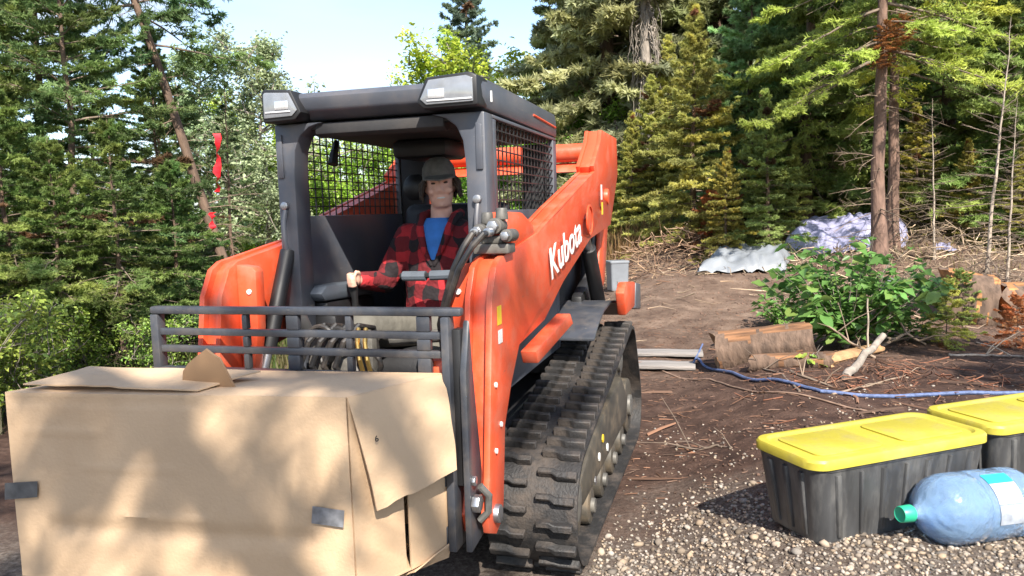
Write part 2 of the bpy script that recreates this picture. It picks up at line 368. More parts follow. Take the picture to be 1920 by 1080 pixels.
rng = np.random.default_rng(11)
ICO_ = np.array([(0, 0, 1), (.894, 0, .447), (.276, .851, .447), (-.724, .526, .447), (-.724, -.526, .447), (.276, -.851, .447),
                (.724, .526, -.447), (-.276, .851, -.447), (-.894, 0, -.447), (-.276, -.851, -.447), (.724, -.526, -.447), (0, 0, -1)])
ICF_ = np.array([(0, 1, 2), (0, 2, 3), (0, 3, 4), (0, 4, 5), (0, 5, 1), (1, 6, 2), (2, 7, 3), (3, 8, 4), (4, 9, 5), (5, 10, 1),
                (6, 7, 2), (7, 8, 3), (8, 9, 4), (9, 10, 5), (10, 6, 1), (11, 7, 6), (11, 8, 7), (11, 9, 8), (11, 10, 9), (11, 6, 10)])
OCT = np.array([(0, 0, 1.), (1, 0, 0), (.1, 1, 0), (-1, .1, 0), (0, -1, .1), (0, 0, -1.)]); OCF = np.array([(0, 1, 2), (0, 2, 3), (0, 3, 4), (0, 4, 1), (5, 2, 1), (5, 3, 2), (5, 4, 3), (5, 1, 4)])
def stones(name, X, Y, S, tints, low=False):
    ICO, ICF = (OCT, OCF) if low else (ICO_, ICF_); q = len(ICO)
    n = len(X); Z = terrain(X, Y)
    V = ICO[None]*(1+rng.uniform(-.32, .32, (n, q, 1)))*np.stack([np.ones(n), rng.uniform(.6, 1, n), rng.uniform(.4, .75, n)], -1)[:, None]*S[:, None, None]
    a = rng.uniform(0, 6.28, n); c, s = np.cos(a)[:, None], np.sin(a)[:, None]; t = rng.normal(0, .35, n)[:, None]
    x, y, z = V[..., 0], V[..., 1], V[..., 2]; y, z = y*np.cos(t)-z*np.sin(t), y*np.sin(t)+z*np.cos(t); x, y = x*c-y*s, x*s+y*c
    V = np.stack([x+X[:, None], y+Y[:, None], z+Z[:, None]+S[:, None]*.18], -1)
    F = (ICF[None]+(np.arange(n)*q)[:, None, None]).reshape(-1, 3)
    return npmesh(name, V, F, 'litter', np.repeat(tints, q, 0))
n = 90000
X = rng.uniform(-1.2, 5.2, n); Y = rng.uniform(1.5, 5.8, n)
edge = Y+1.1*vnoise(X*1.2, Y*1.2, 8)+.5*vnoise(X*4, Y*4, 9)+.15*np.abs(X-2)
keep = (rng.uniform(0, 1, n) < .95*ss(4.35, 3.45, edge)+.05*ss(5.8, 4.3, edge)) & (np.abs(X-.35*Y) < 4)
latS = (X-MO[0])*ML[0]+(Y-MO[1])*ML[1]; lonS = (X-MO[0])*MF[0]+(Y-MO[1])*MF[1]
keep &= ~((latS < .86) & (latS > -1) & (lonS < .1) & (lonS > -2.3))
X, Y = X[keep], Y[keep]; n = len(X); S = .0055+.0115*rng.beta(1.2, 3.0, n)+.014*(rng.uniform(0, 1, n) > .985)
v = rng.uniform(.35, 1.2, n)[:, None]; warm = rng.uniform(0, 1, n)[:, None]
T = v*(np.array([.29, .262, .232])*(1-warm)+np.array([.32, .24, .165])*warm)
big = S > .0105
tag(link('gravel', stones('gravel', X[big], Y[big], S[big], T[big])), 'larger grey and tan stones of the gravel by the tracks', 'gravel', kind='stuff')
tag(link('fine_gravel', stones('fine_gravel', X[~big], Y[~big], S[~big]*1.15, T[~big], True)), 'fine grey and tan gravel spread beside the tracks', 'gravel', kind='stuff')

def sticks(name, X, Y, L, Wd, tints, lift=.004, tilt=.18):
    n = len(X); a = rng.uniform(0, 6.28, n); b = rng.normal(0, tilt, n)
    d = np.stack([np.cos(a)*np.cos(b), np.sin(a)*np.cos(b), np.abs(np.sin(b))], -1); sd_ = np.stack([-np.sin(a), np.cos(a), 0*a], -1)
    p = np.stack([X, Y, terrain(X, Y)+lift], -1); e0 = p-d*L[:, None]/2; e0[:, 2] = p[:, 2]; e1 = p+d*L[:, None]/2
    mid = (e0+e1)/2+sd_*(rng.normal(0, .06, n)*L)[:, None]; up = np.array([0, 0, 1.]); w = Wd[:, None]
    V = np.stack([e0-sd_*w, e0+up*w*1.2, e0+sd_*w, mid-sd_*w*.9, mid+up*w*1.2, mid+sd_*w*.9, e1-sd_*w*.6, e1+up*w*.7, e1+sd_*w*.6], 1)
    f = np.array([(0, 1, 4, 3), (1, 2, 5, 4), (3, 4, 7, 6), (4, 5, 8, 7)])
    return npmesh(name, V, (f[None]+(np.arange(n)*9)[:, None, None]).reshape(-1, 4), 'litter', np.repeat(tints, 9, 0))
n = 27000
X = rng.uniform(.6, 9.5, n); Y = rng.uniform(3.4, 15, n)**1.0
dens = .35+.65*np.clip(.5+2.2*vnoise(X*1.1, Y*1.1, 15), 0, 1)
keep = rng.uniform(0, 1, n) < dens*ss(3.0, 4.4, Y)*(1-.75*ss(8, 10, Y)*ss(5.5, 3.5, X))
X, Y = X[keep], Y[keep]; n = len(X); L = .02+.13*rng.beta(1.1, 5, n)+.25*(rng.uniform(0, 1, n) > .98); W = .0018+L*rng.uniform(.012, .035, n)
v = rng.uniform(.4, 1.5, n)[:, None]; warm = rng.uniform(0, 1, n)[:, None]
T = v*(np.array([.11, .072, .052])*(1-warm)+np.array([.19, .095, .055])*warm)
tag(link('forest_litter', sticks('forest_litter', X, Y, L, W, T)), 'brown needles, bark chips and twigs littering the soil', 'litter', kind='stuff')

n = 14000
X = rng.uniform(.5, 9, n); Y = rng.uniform(3.3, 15, n); keep = rng.uniform(0, 1, n) < (.25+1.5*np.clip(vnoise(X*.9, Y*.9, 33)+.1, 0, 1))*ss(3.0, 4.2, Y)
latS = (X-MO[0])*ML[0]+(Y-MO[1])*ML[1]; keep &= (latS > .95) | (Y > 6.5)
X, Y = X[keep], Y[keep]; n = len(X); S = .007+.028*rng.beta(1.1, 5, n); v = rng.uniform(.5, 1.5, n)[:, None]
tag(link('soil_clods', stones('soil_clods', X, Y, S, v*np.array([[.085, .052, .038]])*(1+ss(7, 11, Y)[:, None]), True)), 'crumbly brown soil clods scattered over the clearing', 'soil', kind='stuff')
# ------------------------------------------------------------------ compact track loader
LD = empty('compact_track_loader', (MO[0], MO[1], 0), math.atan2(MF[1], MF[0]))
tag(LD, 'orange compact track loader with open black cab carrying a cardboard box', 'loader')
def arc(c, r, a0, a1, n): return [(c[0]+r*math.cos(R(a0+(a1-a0)*i/n)), c[1]+r*math.sin(R(a0+(a1-a0)*i/n))) for i in range(n+1)]
# cab ------------------------------------------------
roof = MB(); roof.prism([(-1.34, 2.03), (-1.30, 2.085), (-.10, 2.09), (.02, 2.078), (.045, 2.055), (.03, 2.0), (-.03, 1.965), (-1.33, 1.955)], -.487, .487)
ro = roof.build('roof', 'charcoal', LD, .012)
MB().prism([(-1.2, 2.087), (-1.17, 2.104), (-.22, 2.106), (-.18, 2.089)], -.34, .34).build('roof_rib', 'charcoal', ro, .006)
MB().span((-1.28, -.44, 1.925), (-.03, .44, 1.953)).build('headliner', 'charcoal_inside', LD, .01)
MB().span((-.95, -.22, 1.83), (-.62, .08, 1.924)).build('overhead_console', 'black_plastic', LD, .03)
vis = MB(); vis.prism([(-.11, 1.953), (-.02, 1.953), (-.02, 1.905), (-.06, 1.89), (-.11, 1.90)], -.30, .30); vis.build('front_header', 'charcoal_inside', LD, .008)  # dark strip standing in for the shade under the roof front
for s in (-1, 1):
    post = [(s*.486, .70), (s*.486, 1.954), (s*.25, 1.954), (s*.315, 1.935), (s*.362, 1.90), (s*.388, 1.84), (s*.397, 1.74), (s*.397, .70)]
    p = MB().prism(post, -.115, .003, 0).build('front_post', 'charcoal', LD, .012)
    MB().prism([(s*.475, 1.72), (s*.475, 1.90), (s*.448, 1.91), (s*.446, 1.72)], .004, .012, 0).build('post_plate', 'charcoal', p, .003)
    MB().tube([(.02, s*.445, 1.40), (.035, s*.445, 1.45), (.03, s*.447, 1.53), (.012, s*.447, 1.58)], .011, 8).build('grab_handle', 'charcoal', p)
    MB().cyl((.004, s*.447, 1.60), (.025, s*.447, 1.60), .018, 10).build('bolt', 'steel', p, .003)
    side = MB()
    side.span((-1.325, s*.455, 1.937), (-.116, s*.484, 1.953)); side.span((-1.325, s*.455, .75), (-1.245, s*.484, 1.936))
    side.span((-.165, s*.457, 1.556), (-.116, s*.483, 1.936)); side.span((-1.244, s*.455, .75), (-.116, s*.484, 1.553))
    side.build('side_panel', 'charcoal', LD, .004)
    g = MB(); k = 17
    for i in range(1, k): x = -.165-(1.08/k)*i; g.box((x, s*.470, 1.745), (.0055, .005, .382))
    for j in range(1, 9): g.box((-.705, s*.4765, 1.555+.0425*j), (1.08, .005, .0055))
    g.build('mesh_grille', 'black_plastic', LD)
    MB().tube([(-.09, s*.487, 2.045), (-.09, s*.487, 2.00)], .006, 6).build('white_decal', 'white_paint', ro); MB().tube([(-.80, s*.488, 2.025), (-1.30, s*.488, 2.01)], .006, 6).build('roof_rail', 'orange', ro)  # thin orange line along each side of the roof
    MB().span((-1.325, s*.30, 1.40), (-1.25, s*.452, 1.92)).build('rear_post', 'charcoal_inside', LD, .01)
    # work light
    h = MB(); y0, y1 = (.225, .486) if s > 0 else (-.486, -.30)
    if s > 0: q = [(y0, 1.995), (y0+.045, 2.09), (y1-.03, 2.10), (y1, 2.085), (y1+.001, 1.968), (y0+.03, 1.965)]
    else: q = [(y1, 1.99), (y1-.045, 2.085), (y0+.01, 2.095), (y0, 2.085), (y0-.001, 1.955), (y1-.03, 1.960)]
    h.prism(q, -.06, .085, 0); ho = h.build('work_light', 'black_plastic', LD, .010)
    cy = sum(a for a, b in q)/6; cz = sum(b for a, b in q)/6
    MB().prism([(cy+(a-cy)*.86, cz+(b-cz)*.78) for a, b in q], .0855, .092, 0).build('lens', 'lens', ho, .004)
    rb = MB(); a, b = (y0+.055, y0+.125) if s > 0 else (y1-.12, y1-.055)
    rb.span((.0925, a, 2.004), (.095, b, 2.04)); rb.build('bulb_reflector', 'reflector', ho, .001)
    rf = MB(); yy0, yy1 = (y0+.05, y1-.02) if s > 0 else (y0+.02, y1-.045)
    rf.span((.0925, yy0, 1.992), (.0965, yy1, 1.998)); rf.build('lens_trim', 'white_plastic', ho, .001)
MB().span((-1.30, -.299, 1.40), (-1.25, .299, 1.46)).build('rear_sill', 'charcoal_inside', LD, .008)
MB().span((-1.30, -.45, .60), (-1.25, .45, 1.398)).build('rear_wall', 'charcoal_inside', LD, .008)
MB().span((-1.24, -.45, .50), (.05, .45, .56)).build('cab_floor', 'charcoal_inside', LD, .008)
MB().span((.0, -.395, .56), (.05, .395, .70)).build('front_sill', 'charcoal', LD, .008)
for s in (-1, 1): MB().span((-.30, s*.30, .562), (-.12, s*.45, 1.10)).build('side_console', 'black_plastic', LD, .03)
st = MB().prism([(-.92, .62), (-.30, .62), (-.26, .84), (-.34, .90), (-.92, .88)], -.27, .27).build('seat', 'seat_vinyl', LD, .05, seg=3)
MB().prism([(-.98, .88), (-.80, .89), (-.86, 1.20), (-.92, 1.60), (-1.04, 1.60), (-1.08, 1.2)], -.30, .30).build('seat_backrest', 'seat_vinyl', LD, .05, seg=3)
MB().ball((-.88, -.20, 1.69), (.05, .075, .075)).build('speaker', 'black_plastic', LD)
pad = MB(); pad.tube([(-.34, -.055, 1.255), (-.34, .06, 1.255)], .024, 10); pad.tube([(-.34, .085, 1.257), (-.34, .29, 1.262)], .024, 10)
MB().tube([(-.95, .40, 1.36), (-.42, .40, 1.30), (-.34, .34, 1.263), (-.34, -.07, 1.255)], .014, 8).build('lap_bar', 'black_plastic', LD)
pad.build('lap_bar_pad', 'pad_grey', LD)
cs = MB().prism([(-.62, 1.14), (-.10, 1.16), (-.06, 1.20), (-.12, 1.235), (-.62, 1.215)], -.445, -.335).build('armrest_console', 'pad_grey', LD, .02)
MB().prism([(-.60, .80), (-.16, .80), (-.12, 1.158), (-.60, 1.138)], -.44, -.34).build('console_base', 'black_plastic', LD, .02)
js = MB().tube([(-.31, -.30, 1.05), (-.31, -.30, 1.15), (-.295, -.298, 1.20), (-.30, -.30, 1.27)], [.016, .016, .022, .026], 10).build('joystick', 'black_plastic', LD)
MB().span((-.40, -.332, .90), (-.22, -.272, 1.048)).build('joystick_base', 'black_plastic', LD, .02)
MB().tube([(-.33, .30, 1.05), (-.33, .30, 1.15), (-.315, .298, 1.2), (-.32, .30, 1.255)], [.016, .016, .022, .026], 10).build('joystick', 'black_plastic', LD)
MB().tube([(-.50, -.46, 1.92), (-.42, -.43, 1.86), (-.40, -.43, 1.80)], [.012, .02, .026], 8).build('cab_mirror', 'black_plastic', LD)
# chassis --------------------------------------------
MB().prism([(-2.15, .36), (-1.9, .26), (-.25, .26), (.06, .42), (.06, .555), (-1.24, .59), (-2.2, .75)], -.425, .425).build('chassis', 'black_plastic', LD, .02)
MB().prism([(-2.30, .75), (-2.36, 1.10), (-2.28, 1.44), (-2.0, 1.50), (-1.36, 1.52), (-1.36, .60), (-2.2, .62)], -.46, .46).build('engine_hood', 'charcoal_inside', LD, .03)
MB().prism([(-2.42, .55), (-2.42, 1.32), (-2.37, 1.36), (-2.36, .55)], -.50, .50).build('rear_door', 'orange', LD, .02)
hy = MB()
for (x, y, z, r, l) in [(.06, -.27, .93, .05, .10), (.06, -.16, .90, .045, .12), (.07, -.22, .81, .06, .08), (.06, -.09, .97, .03, .09)]:
    hy.cyl((x-l/2, y, z), (x+l/2, y, z), r, 14)
hy.span((.0, -.34, .76), (.05, -.04, 1.03)); hy.build('valve_block', 'dusty_metal', LD, .006)
for i in range(4):
    y = -.30+.055*i
    MB().tube([(.09, y, .80), (.17, y-.02, .92), (.16, y+.02, 1.02), (.08, y+.05, 1.08), (-.06, y+.05, 1.05), (-.1, y+.05, .9)], .013, 8).build('hose', 'dark_hose', LD)
for i in range(2):
    y = -.045+.035*i
    f = MB().tube([(.13, y, .88), (.16, y, .95), (.15, y-.012, 1.02), (.10, y-.03, 1.07)], .010, 8).build('brass_fitting', 'brass', LD)
    MB().cyl((.13, y, .845), (.13, y, .885), .016, 8).build('coupler', 'white_paint', f, .002)
for i, (y_, z_, r_) in enumerate(((-.17, .98, .10), (-.15, .965, .085), (-.24, 1.02, .07), (-.02, .93, .06))):
    MB().tube([(.10+.012*i+.01*math.sin(t*2), y_+r_*math.cos(t), z_+r_*math.sin(t)*.9) for t in [R(-40+26*j) for j in range(11)]], .011, 8).build('hose', 'dark_hose' if i % 2 else 'hose', LD)
MB().cyl((.02, -.36, 1.02), (.10, -.36, 1.14), .03, 12).build('coupler', 'steel', LD, .003); MB().cyl((.05, .05, 1.02), (.05, .30, 1.04), .028, 12).build('pedal_bar', 'dusty_metal', LD, .003)
MB().span((.02, .12, .70), (.09, .39, .86)).build('step_plate', 'carriage_paint', LD, .01)
for i in range(3): MB().tube([(.08, .10, .72+.055*i), (.1, .25, .72+.055*i), (.08, .38, .72+.055*i)], .012, 8).build('step_bar', 'steel', LD)
# arms ------------------------------------------------
ARM = [(-2.30, 2.02), (-2.33, 1.78), (-1.97, 1.44), (-1.22, 1.38), (-.60, 1.20), (-.29, 1.06), (.07, 1.01), (.19, .88), (.29, .74), (.34, .46), (.37, .40), (.44, .375), (.52, .41), (.545, .48),
       (.50, .60), (.40, 1.24), (.34, 1.345), (.28, 1.375), (-.22, 1.45), (-.58, 1.56), (-1.40, 1.76), (-1.37, 1.79), (-1.63, 1.95), (-1.68, 2.02)]
WEB = [(-2.295, 2.016), (-2.325, 1.782), (-1.967, 1.444), (-1.22, 1.384), (-.60, 1.204), (-.288, 1.065), (.072, 1.015), (.193, .885), (.30, .74), (.355, .50),
       (.49, .50), (.47, .60), (.372, 1.23), (.315, 1.33), (.27, 1.362), (-.22, 1.445), (-.58, 1.555), (-1.408, 1.756), (-1.378, 1.786), (-1.634, 1.946), (-1.684, 2.016)]
def shear(q, s):
    """the arms stand wider apart at the rear"""
    if s < 0: return q
    q.v = [(x, y+s*.07*float(ss(.3, -1.2, x)), z) for x, y, z in q.v]; return q
def make_arm(s):
    def y(v): return s*v
    a = MB(); a.prism(ARM, y(.596), y(.62)); a.prism(ARM, y(.515), y(.537)); a.prism(WEB, y(.5372), y(.5958))
    o = shear(a, s).build('loader_arm', 'orange', LD, .003)
    if s > 0:
        shear(MB().prism([(.09, 1.40), (.17, 1.47), (.15, 1.545), (-.04, 1.54), (-.18, 1.49), (-.20, 1.443)], y(.535), y(.615)), s).build('pivot_lug', 'orange', o, .012)
    gu = MB().prism([(y(.389), 1.20), (y(.45), 1.345), (y(.513), 1.362), (y(.513), .93), (y(.487), .93)], .26, .295, 0) if s > 0 else \
        MB().prism([(y(.425), 1.10), (y(.42), 1.335), (y(.44), 1.352), (y(.513), 1.362), (y(.513), .78), (y(.48), .78)], .24, .30, 0)
    gu.build('arm_gusset', 'orange', o, .008)
    MB().cyl((.296, y(.455), 1.25), (.306, y(.455), 1.25), .011, 8).build('bolt', 'white_paint', o)
    MB().cyl((.445, y(.49), .455), (.445, y(.64), .455), .034, 16).build('lower_pin', 'steel', o, .005)
    MB().cyl((-1.85, y(.58), 1.62), (-1.85, y(.70), 1.62), .05, 18).build('rear_pin', 'orange', o, .006)
    rg = MB(); n = 28
    rg.rings([[(-1.2+r*math.cos(6.2832*i/n), y(t), 1.485+r*math.sin(6.2832*i/n)) for i in range(n)] for r, t in ((.085, .688), (.085, .697), (.074, .697), (.074, .688))], caps=False)
    rg.build('pin_ring', 'orange', o)
    MB().cyl((-1.2, y(.68), 1.485), (-1.2, y(.694), 1.485), .06, 20).build('pin_cap', 'orange', o, .003)
    for (x, z) in ((.40, .92), (.42, .68), (.35, .76)):
        MB().cyl((x, y(.61), z), (x, y(.627), z), .010, 8).build('grease_point', 'white_paint', o)
    if s > 0:
        for (x0_, z0_, w_, h_, m_) in ((.30, 1.13, .05, .07, 'yellow_paint'), (.295, 1.06, .05, .05, 'white_paint')):
            MB().span((x0_, .6205, z0_), (x0_+w_, .622, z0_+h_)).build('warning_label', m_, o)
        MB().prism([(-1.60, 1.60), (-1.64, 1.60), (-1.64, 1.69), (-1.60, 1.69)], y(.6905), y(.693)).build('white_decal', 'white_paint', o)
        MB().prism([(-1.62, 1.51), (-1.66, 1.51), (-1.66, 1.585), (-1.62, 1.585)], y(.6905), y(.693)).build('yellow_decal', 'yellow_paint', o)
    shear(MB().prism([(.05, .93), (.08, .985), (-.46, 1.065), (-.51, 1.01)], y(.623), y(.69)), s).build('lower_link', 'orange', LD, .006)
    MB().prism([(-2.36, 1.80), (-2.44, 1.70), (-2.40, 1.40), (-2.22, 1.04), (-2.06, .98), (-1.98, 1.08), (-2.10, 1.45), (-2.20, 1.70)], y(.575), y(.605)).build('rear_link', 'orange', LD, .012)
    MB().prism([(-2.24, 1.45), (-2.30, 1.30), (-2.22, .98), (-2.05, .80), (-1.55, .84), (-1.55, 1.02), (-1.85, 1.10), (-2.0, 1.38)], y(.50), y(.572)).build('rear_tower', 'black_plastic', LD, .02)
    cyl = MB().cyl((-1.75, y(.64), .95), (-1.42, y(.64), 1.32), .045, 16).build('lift_cylinder', 'black_plastic', LD, .006)
    MB().cyl((-1.44, y(.64), 1.30), (-1.22, y(.64), 1.50), .026, 12).build('piston_rod', 'steel', cyl)
    tc_ = MB().cyl((.0, y(.455), 1.40), (.20, y(.455), .98), .034, 14).build('tilt_cylinder', 'black_plastic', LD, .004)
    MB().cyl((.20, y(.455), .98), (.34, y(.455), .70), .02, 12).build('piston_rod', 'steel', tc_)
    return o
armL = make_arm(1); armR = make_arm(-1)
# hydraulic fittings on top of the near arm
def F3(x, y, z): return (x-.24, y-.085, z)
fb = MB(); fb.span(F3(.40, .59, 1.388), F3(.50, .73, 1.425)); fb.span(F3(.41, .61, 1.426), F3(.47, .70, 1.455)); fb = fb.build('hydraulic_block', 'dusty_metal', armL, .006)
for (y, z, r, l) in ((.615, 1.475, .027, .10), (.672, 1.492, .031, .09), (.722, 1.455, .025, .10)):
    c_ = MB().cyl(F3(.40, y, z), F3(.40+l, y, z), r, 16).build('coupler', 'dusty_metal', fb, .005)
    MB().cyl(F3(.40+l, y, z), F3(.40+l+.028, y, z), r*.72, 6).build('hex_nut', 'steel', c_, .002)
for (y, z) in ((.632, 1.50), (.690, 1.515)):
    c_ = MB().cyl(F3(.44, y, z), F3(.44, y, z+.045), .026, 14, .022).build('dust_cap', 'dusty_metal', fb, .005)
for i, (dy, dx) in enumerate(((0, 0), (.03, .012))):
    h_ = MB().tube([F3(.52+dx, .615+dy*1.9, 1.475-.004*i), F3(.565+dx, .61+dy*1.6, 1.465), F3(.59+dx, .585+dy*1.2, 1.42), F3(.595+dx, .545+dy*.8, 1.34), F3(.565+dx, .495+dy*.6, 1.22), F3(.52, .452+dy*.4, 1.12), F3(.44, .43+dy*.3, 1.00)], .0125, 10).build('hose', 'dark_hose', LD)
    MB().cyl(F3(.515+dx, .615+dy*1.9, 1.475-.004*i), F3(.55+dx, .612+dy*1.8, 1.471), .0165, 10).build('crimp', 'steel', h_, .002)
# cross tube behind the cab
ct = MB().tube([(-2.20, .684, 1.93), (-2.20, -.634, 1.93)], .062, 20).build('cross_tube', 'orange', LD, .004)
MB().prism([(-2.26, 1.80), (-2.20, 1.865), (-2.14, 1.80)], -.5, .55).build('tube_gusset', 'orange', ct, .004)
MB().tube([(-1.98, .60, 1.62), (-2.0, .58, 1.80), (-2.10, .55, 1.87)], .015, 8).build('hose', 'dusty_metal', LD)
# lettering on the near arm
def lettering(txt, size, extr, name, m, parent, M, shear=.12, bold=.002):
    cu = bpy.data.curves.new(name, 'FONT'); cu.body = txt; cu.size = size; cu.extrude = extr; cu.shear = shear; cu.offset = bold; cu.resolution_u = 4
    t = bpy.data.objects.new(name+'_tmp', cu); col.objects.link(t); dg = bpy.context.evaluated_depsgraph_get()
    me = bpy.data.meshes.new_from_object(t.evaluated_get(dg)); bpy.data.objects.remove(t); bpy.data.curves.remove(cu)
    me.materials.clear(); me.materials.append(MATS[m]); o = link(name, me, parent); o.matrix_local = M; return o
# text runs rearwards along the arm's slope: local x -> machine -x, local y -> up, local z -> outwards (+y)
sl = math.atan2(.27, -1)
ex = Vector((math.cos(sl), 0, math.sin(sl))).normalized(); ez = Vector((0, 1, 0)); ey = ez.cross(ex).normalized()
TM = Matrix(((ex.x, ey.x, ez.x, -.39), (ex.y, ey.y, ez.y, .0), (ex.z, ey.z, ez.z, 1.225), (0, 0, 0, 1)))
lt = lettering('Kubota', .205, .0012, 'lettering', 'white_paint', armL, TM)
for vt in lt.data.vertices:      # follow the sheared side plate
    vt.co.z += .6218+.07*float(ss(.3, -1.2, -.39+ex.x*vt.co.x+ey.x*vt.co.y))
# fender over the track
fd = MB(); prof = [(-2.02, .86), (-1.85, .96), (-1.6, .99), (-1.35, .97), (-1.15, .92), (-1.0, .86)]
fd.prism(prof+[(x, z-.02) for x, z in prof[::-1]], .43, .74); fd.build('fender', 'carriage_paint', LD, .006)
MB().prism([(-2.0, .90), (-2.05, 1.06), (-1.62, 1.10), (-1.50, 1.045), (-1.58, .90)], .78, .835).build('rear_fender_plate', 'orange', LD, .012)
MB().prism([(-2.34, .84), (-2.34, 1.02), (-2.10, 1.05), (-2.06, .88)], .72, .835).build('tail_light_bracket', 'charcoal', LD, .012)
# tracks ----------------------------------------------
FI, FR = (-.16, .272), .235; SP, SR = (-1.76, .585), .205; RI, RR = (-1.98, .245), .21
def hull_path(circs, n=96):
    pts = []
    for (c, r) in circs:
        pts += [(c[0]+r*math.cos(6.28318*i/72), c[1]+r*math.sin(6.28318*i/72)) for i in range(72)]
    pts = sorted(set(pts))
    def half(p):
        h = []
        for q in p:
            while len(h) > 1 and (h[-1][0]-h[-2][0])*(q[1]-h[-2][1])-(h[-1][1]-h[-2][1])*(q[0]-h[-2][0]) <= 0: h.pop()
            h.append(q)
        return h
    a = half(pts); b = half(pts[::-1]); h = a[:-1]+b[:-1]
    h = [Vector((p[0], p[1])) for p in h]; h.append(h[0]); d = [0]
    for i in range(1, len(h)): d.append(d[-1]+(h[i]-h[i-1]).length)
    out = []; j = 0
    for i in range(n):
        t = d[-1]*i/n
        while d[j+1] < t: j += 1
        out.append(h[j]+(h[j+1]-h[j])*((t-d[j])/max(1e-9, d[j+1]-d[j])))
    return out
def make_track(s):
    root = empty('track', (0, 0, 0)); root.parent = LD
    y0, y1 = .465, .846
    N = 104; path = hull_path([(FI, FR), (SP, SR), (RI, RR)], N); V = []; th = .018
    nor = []
    for i in range(N):
        d = path[(i+1) % N]-path[i-1]; d.normalize(); nor.append(Vector((d.y, -d.x)))
    b = MB(); rg = []
    for i in range(N+1):
        p, n = path[i % N], nor[i % N]; rg.append([(p.x+n.x*a, s*yy, p.y+n.y*a) for yy, a in ((y0, 0), (y0, th), (y1, th), (y1, 0))])
    b.rings(rg, caps=False); belt = b.build('belt', 'rubber', root, 0, 40)
    # tread lugs: inner and outer blocks, staggered
    def lugmesh(kind):
        q = MB(); w = .165; o = -1 if kind else 1
        q.rings([[(-.013-t*.004, -w/2, z), (.013+t*.004, -w/2, z), (.013+t*.004, -.02, z), (.030+t*.004, .0, z), (.030+t*.004, w/2, z), (-.002-t*.004, w/2, z), (-.002-t*.004, 0, z), (-.013-t*.004, -.02, z)] for z, t in ((-.004, 1), (.030, 0))])
        me = q.mesh('tread_lug', 'rubber', .004, 35, 1); return me
    m0 = lugmesh(0); P = 56; lp = hull_path([(FI, FR), (SP, SR), (RI, RR)], P*2)
    for i in range(P*2):
        p = lp[i]; d = lp[(i+1) % (2*P)]-lp[i-1]; d.normalize(); n = Vector((d.y, -d.x)); c = p+n*th
        inner = i % 2; jit = random.Random(i*7+int(s)).uniform(.9, 1.06)
        yy = s*((y0+.09) if inner else (y1-.09)); ex = Vector((d.x, 0, d.y))*(1 if inner else -1); ez = Vector((n.x, 0, n.y)); ey = ez.cross(ex)
        o = link('tread_lug', m0, belt); o.matrix_local = Matrix(((ex.x, ey.x, ez.x, c.x), (ex.y, ey.y, ez.y, yy), (ex.z, ey.z, ez.z, c.y), (0, 0, 0, 1))) @ Matrix.Diagonal((jit, jit, 2-jit if jit < 1 else 1, 1))
    ym = s*.655
    def wheel(name, c, r, w, m='track_frame'):
        o = MB().cyl((c[0], ym-w/2, c[1]), (c[0], ym+w/2, c[1]), r, 28).build(name, m, root, .012)
        MB().cyl((c[0], ym-w/2-.02, c[1]), (c[0], ym+w/2+.02, c[1]), r*.4, 16).build('hub', 'dusty_metal', o, .006)
        return o
    wheel('front_idler', FI, FR-.03, .26); wheel('sprocket', SP, SR-.03, .20); wheel('rear_idler', RI, RR-.03, .26)
    for i in range(4): wheel('track_roller', (-.52-.36*i, .125), .09, .28)
    fr = MB().prism([(-.30, .20), (-.22, .32), (-.62, .44), (-1.2, .50), (-1.60, .52), (-1.85, .34), (-1.80, .20)], s*.50, s*.80).build('track_frame', 'track_frame', root, .02)
    for (x, z, m) in ((-.72, .30, 'white_paint'), (-.98, .27, 'white_paint'), (-.60, .22, 'steel'), (-.84, .36, 'yellow_paint')):
        MB().cyl((x, s*.80, z), (x, s*.806, z), .022, 8).build('frame_bolt', m, fr)
    return root
make_track(1); make_track(-1)
# fork carriage ---------------------------------------
FC = empty('fork_carriage', (0, 0, 0)); FC.parent = LD
def bar(a, b, r=.017, name='guard_bar', m='carriage_paint'): return MB().tube([a, b], r, 10).build(name, m, FC)
X0 = .575; YL, YR = .555, -.685
MB().span((X0-.02, YR-.012, 1.196), (X0+.02, YL+.012, 1.225)).build('top_rail', 'carriage_paint', FC, .008)
MB().span((X0-.025, YR-.014, .98), (X0+.02, YR+.022, 1.195)).build('guard_post', 'carriage_paint', FC, .006)
for z in (1.128, 1.062): MB().span((X0-.012, YR+.023, z-.013), (X0+.012, YL-.06, z+.013)).build('guard_bar', 'carriage_paint', FC, .004)
MB().span((X0-.02, YR-.012, .955), (X0+.022, YL-.06, .992)).build('lower_rail', 'carriage_paint', FC, .006)
for y, w in ((-.285, .022), (-.085, .05), (.14, .024), (.425, .05)):
    for a, b in ((.9925, 1.0485), (1.0755, 1.1145), (1.1415, 1.1955)): MB().span((X0-.0135, y-w/2, a), (X0+.0135, y+w/2, b)).build('guard_upright', 'carriage_paint', FC, .004)
MB().prism([(X0-.06, .37), (X0+.035, .37), (X0+.035, 1.195), (X0-.02, 1.195), (X0-.06, 1.0)], YL-.058, YL-.028).build('side_plate', 'carriage_paint', FC, .005)
MB().prism([(X0-.15, .39), (X0+.025, .37), (X0+.025, 1.0), (X0-.03, 1.18), (X0-.05, 1.0), (X0-.09, .75)], YL+.002, YL+.026).build('side_plate', 'carriage_paint', FC, .005)
MB().span((X0-.05, YL-.0275, .60), (X0+.005, YL+.0015, 1.15)).build('side_web', 'black_plastic', FC, .003)
MB().prism([(X0-.06, .37), (X0+.035, .37), (X0+.035, .95), (X0-.06, .95)], YR+.03, YR+.06).build('side_plate', 'carriage_paint', FC, .005)
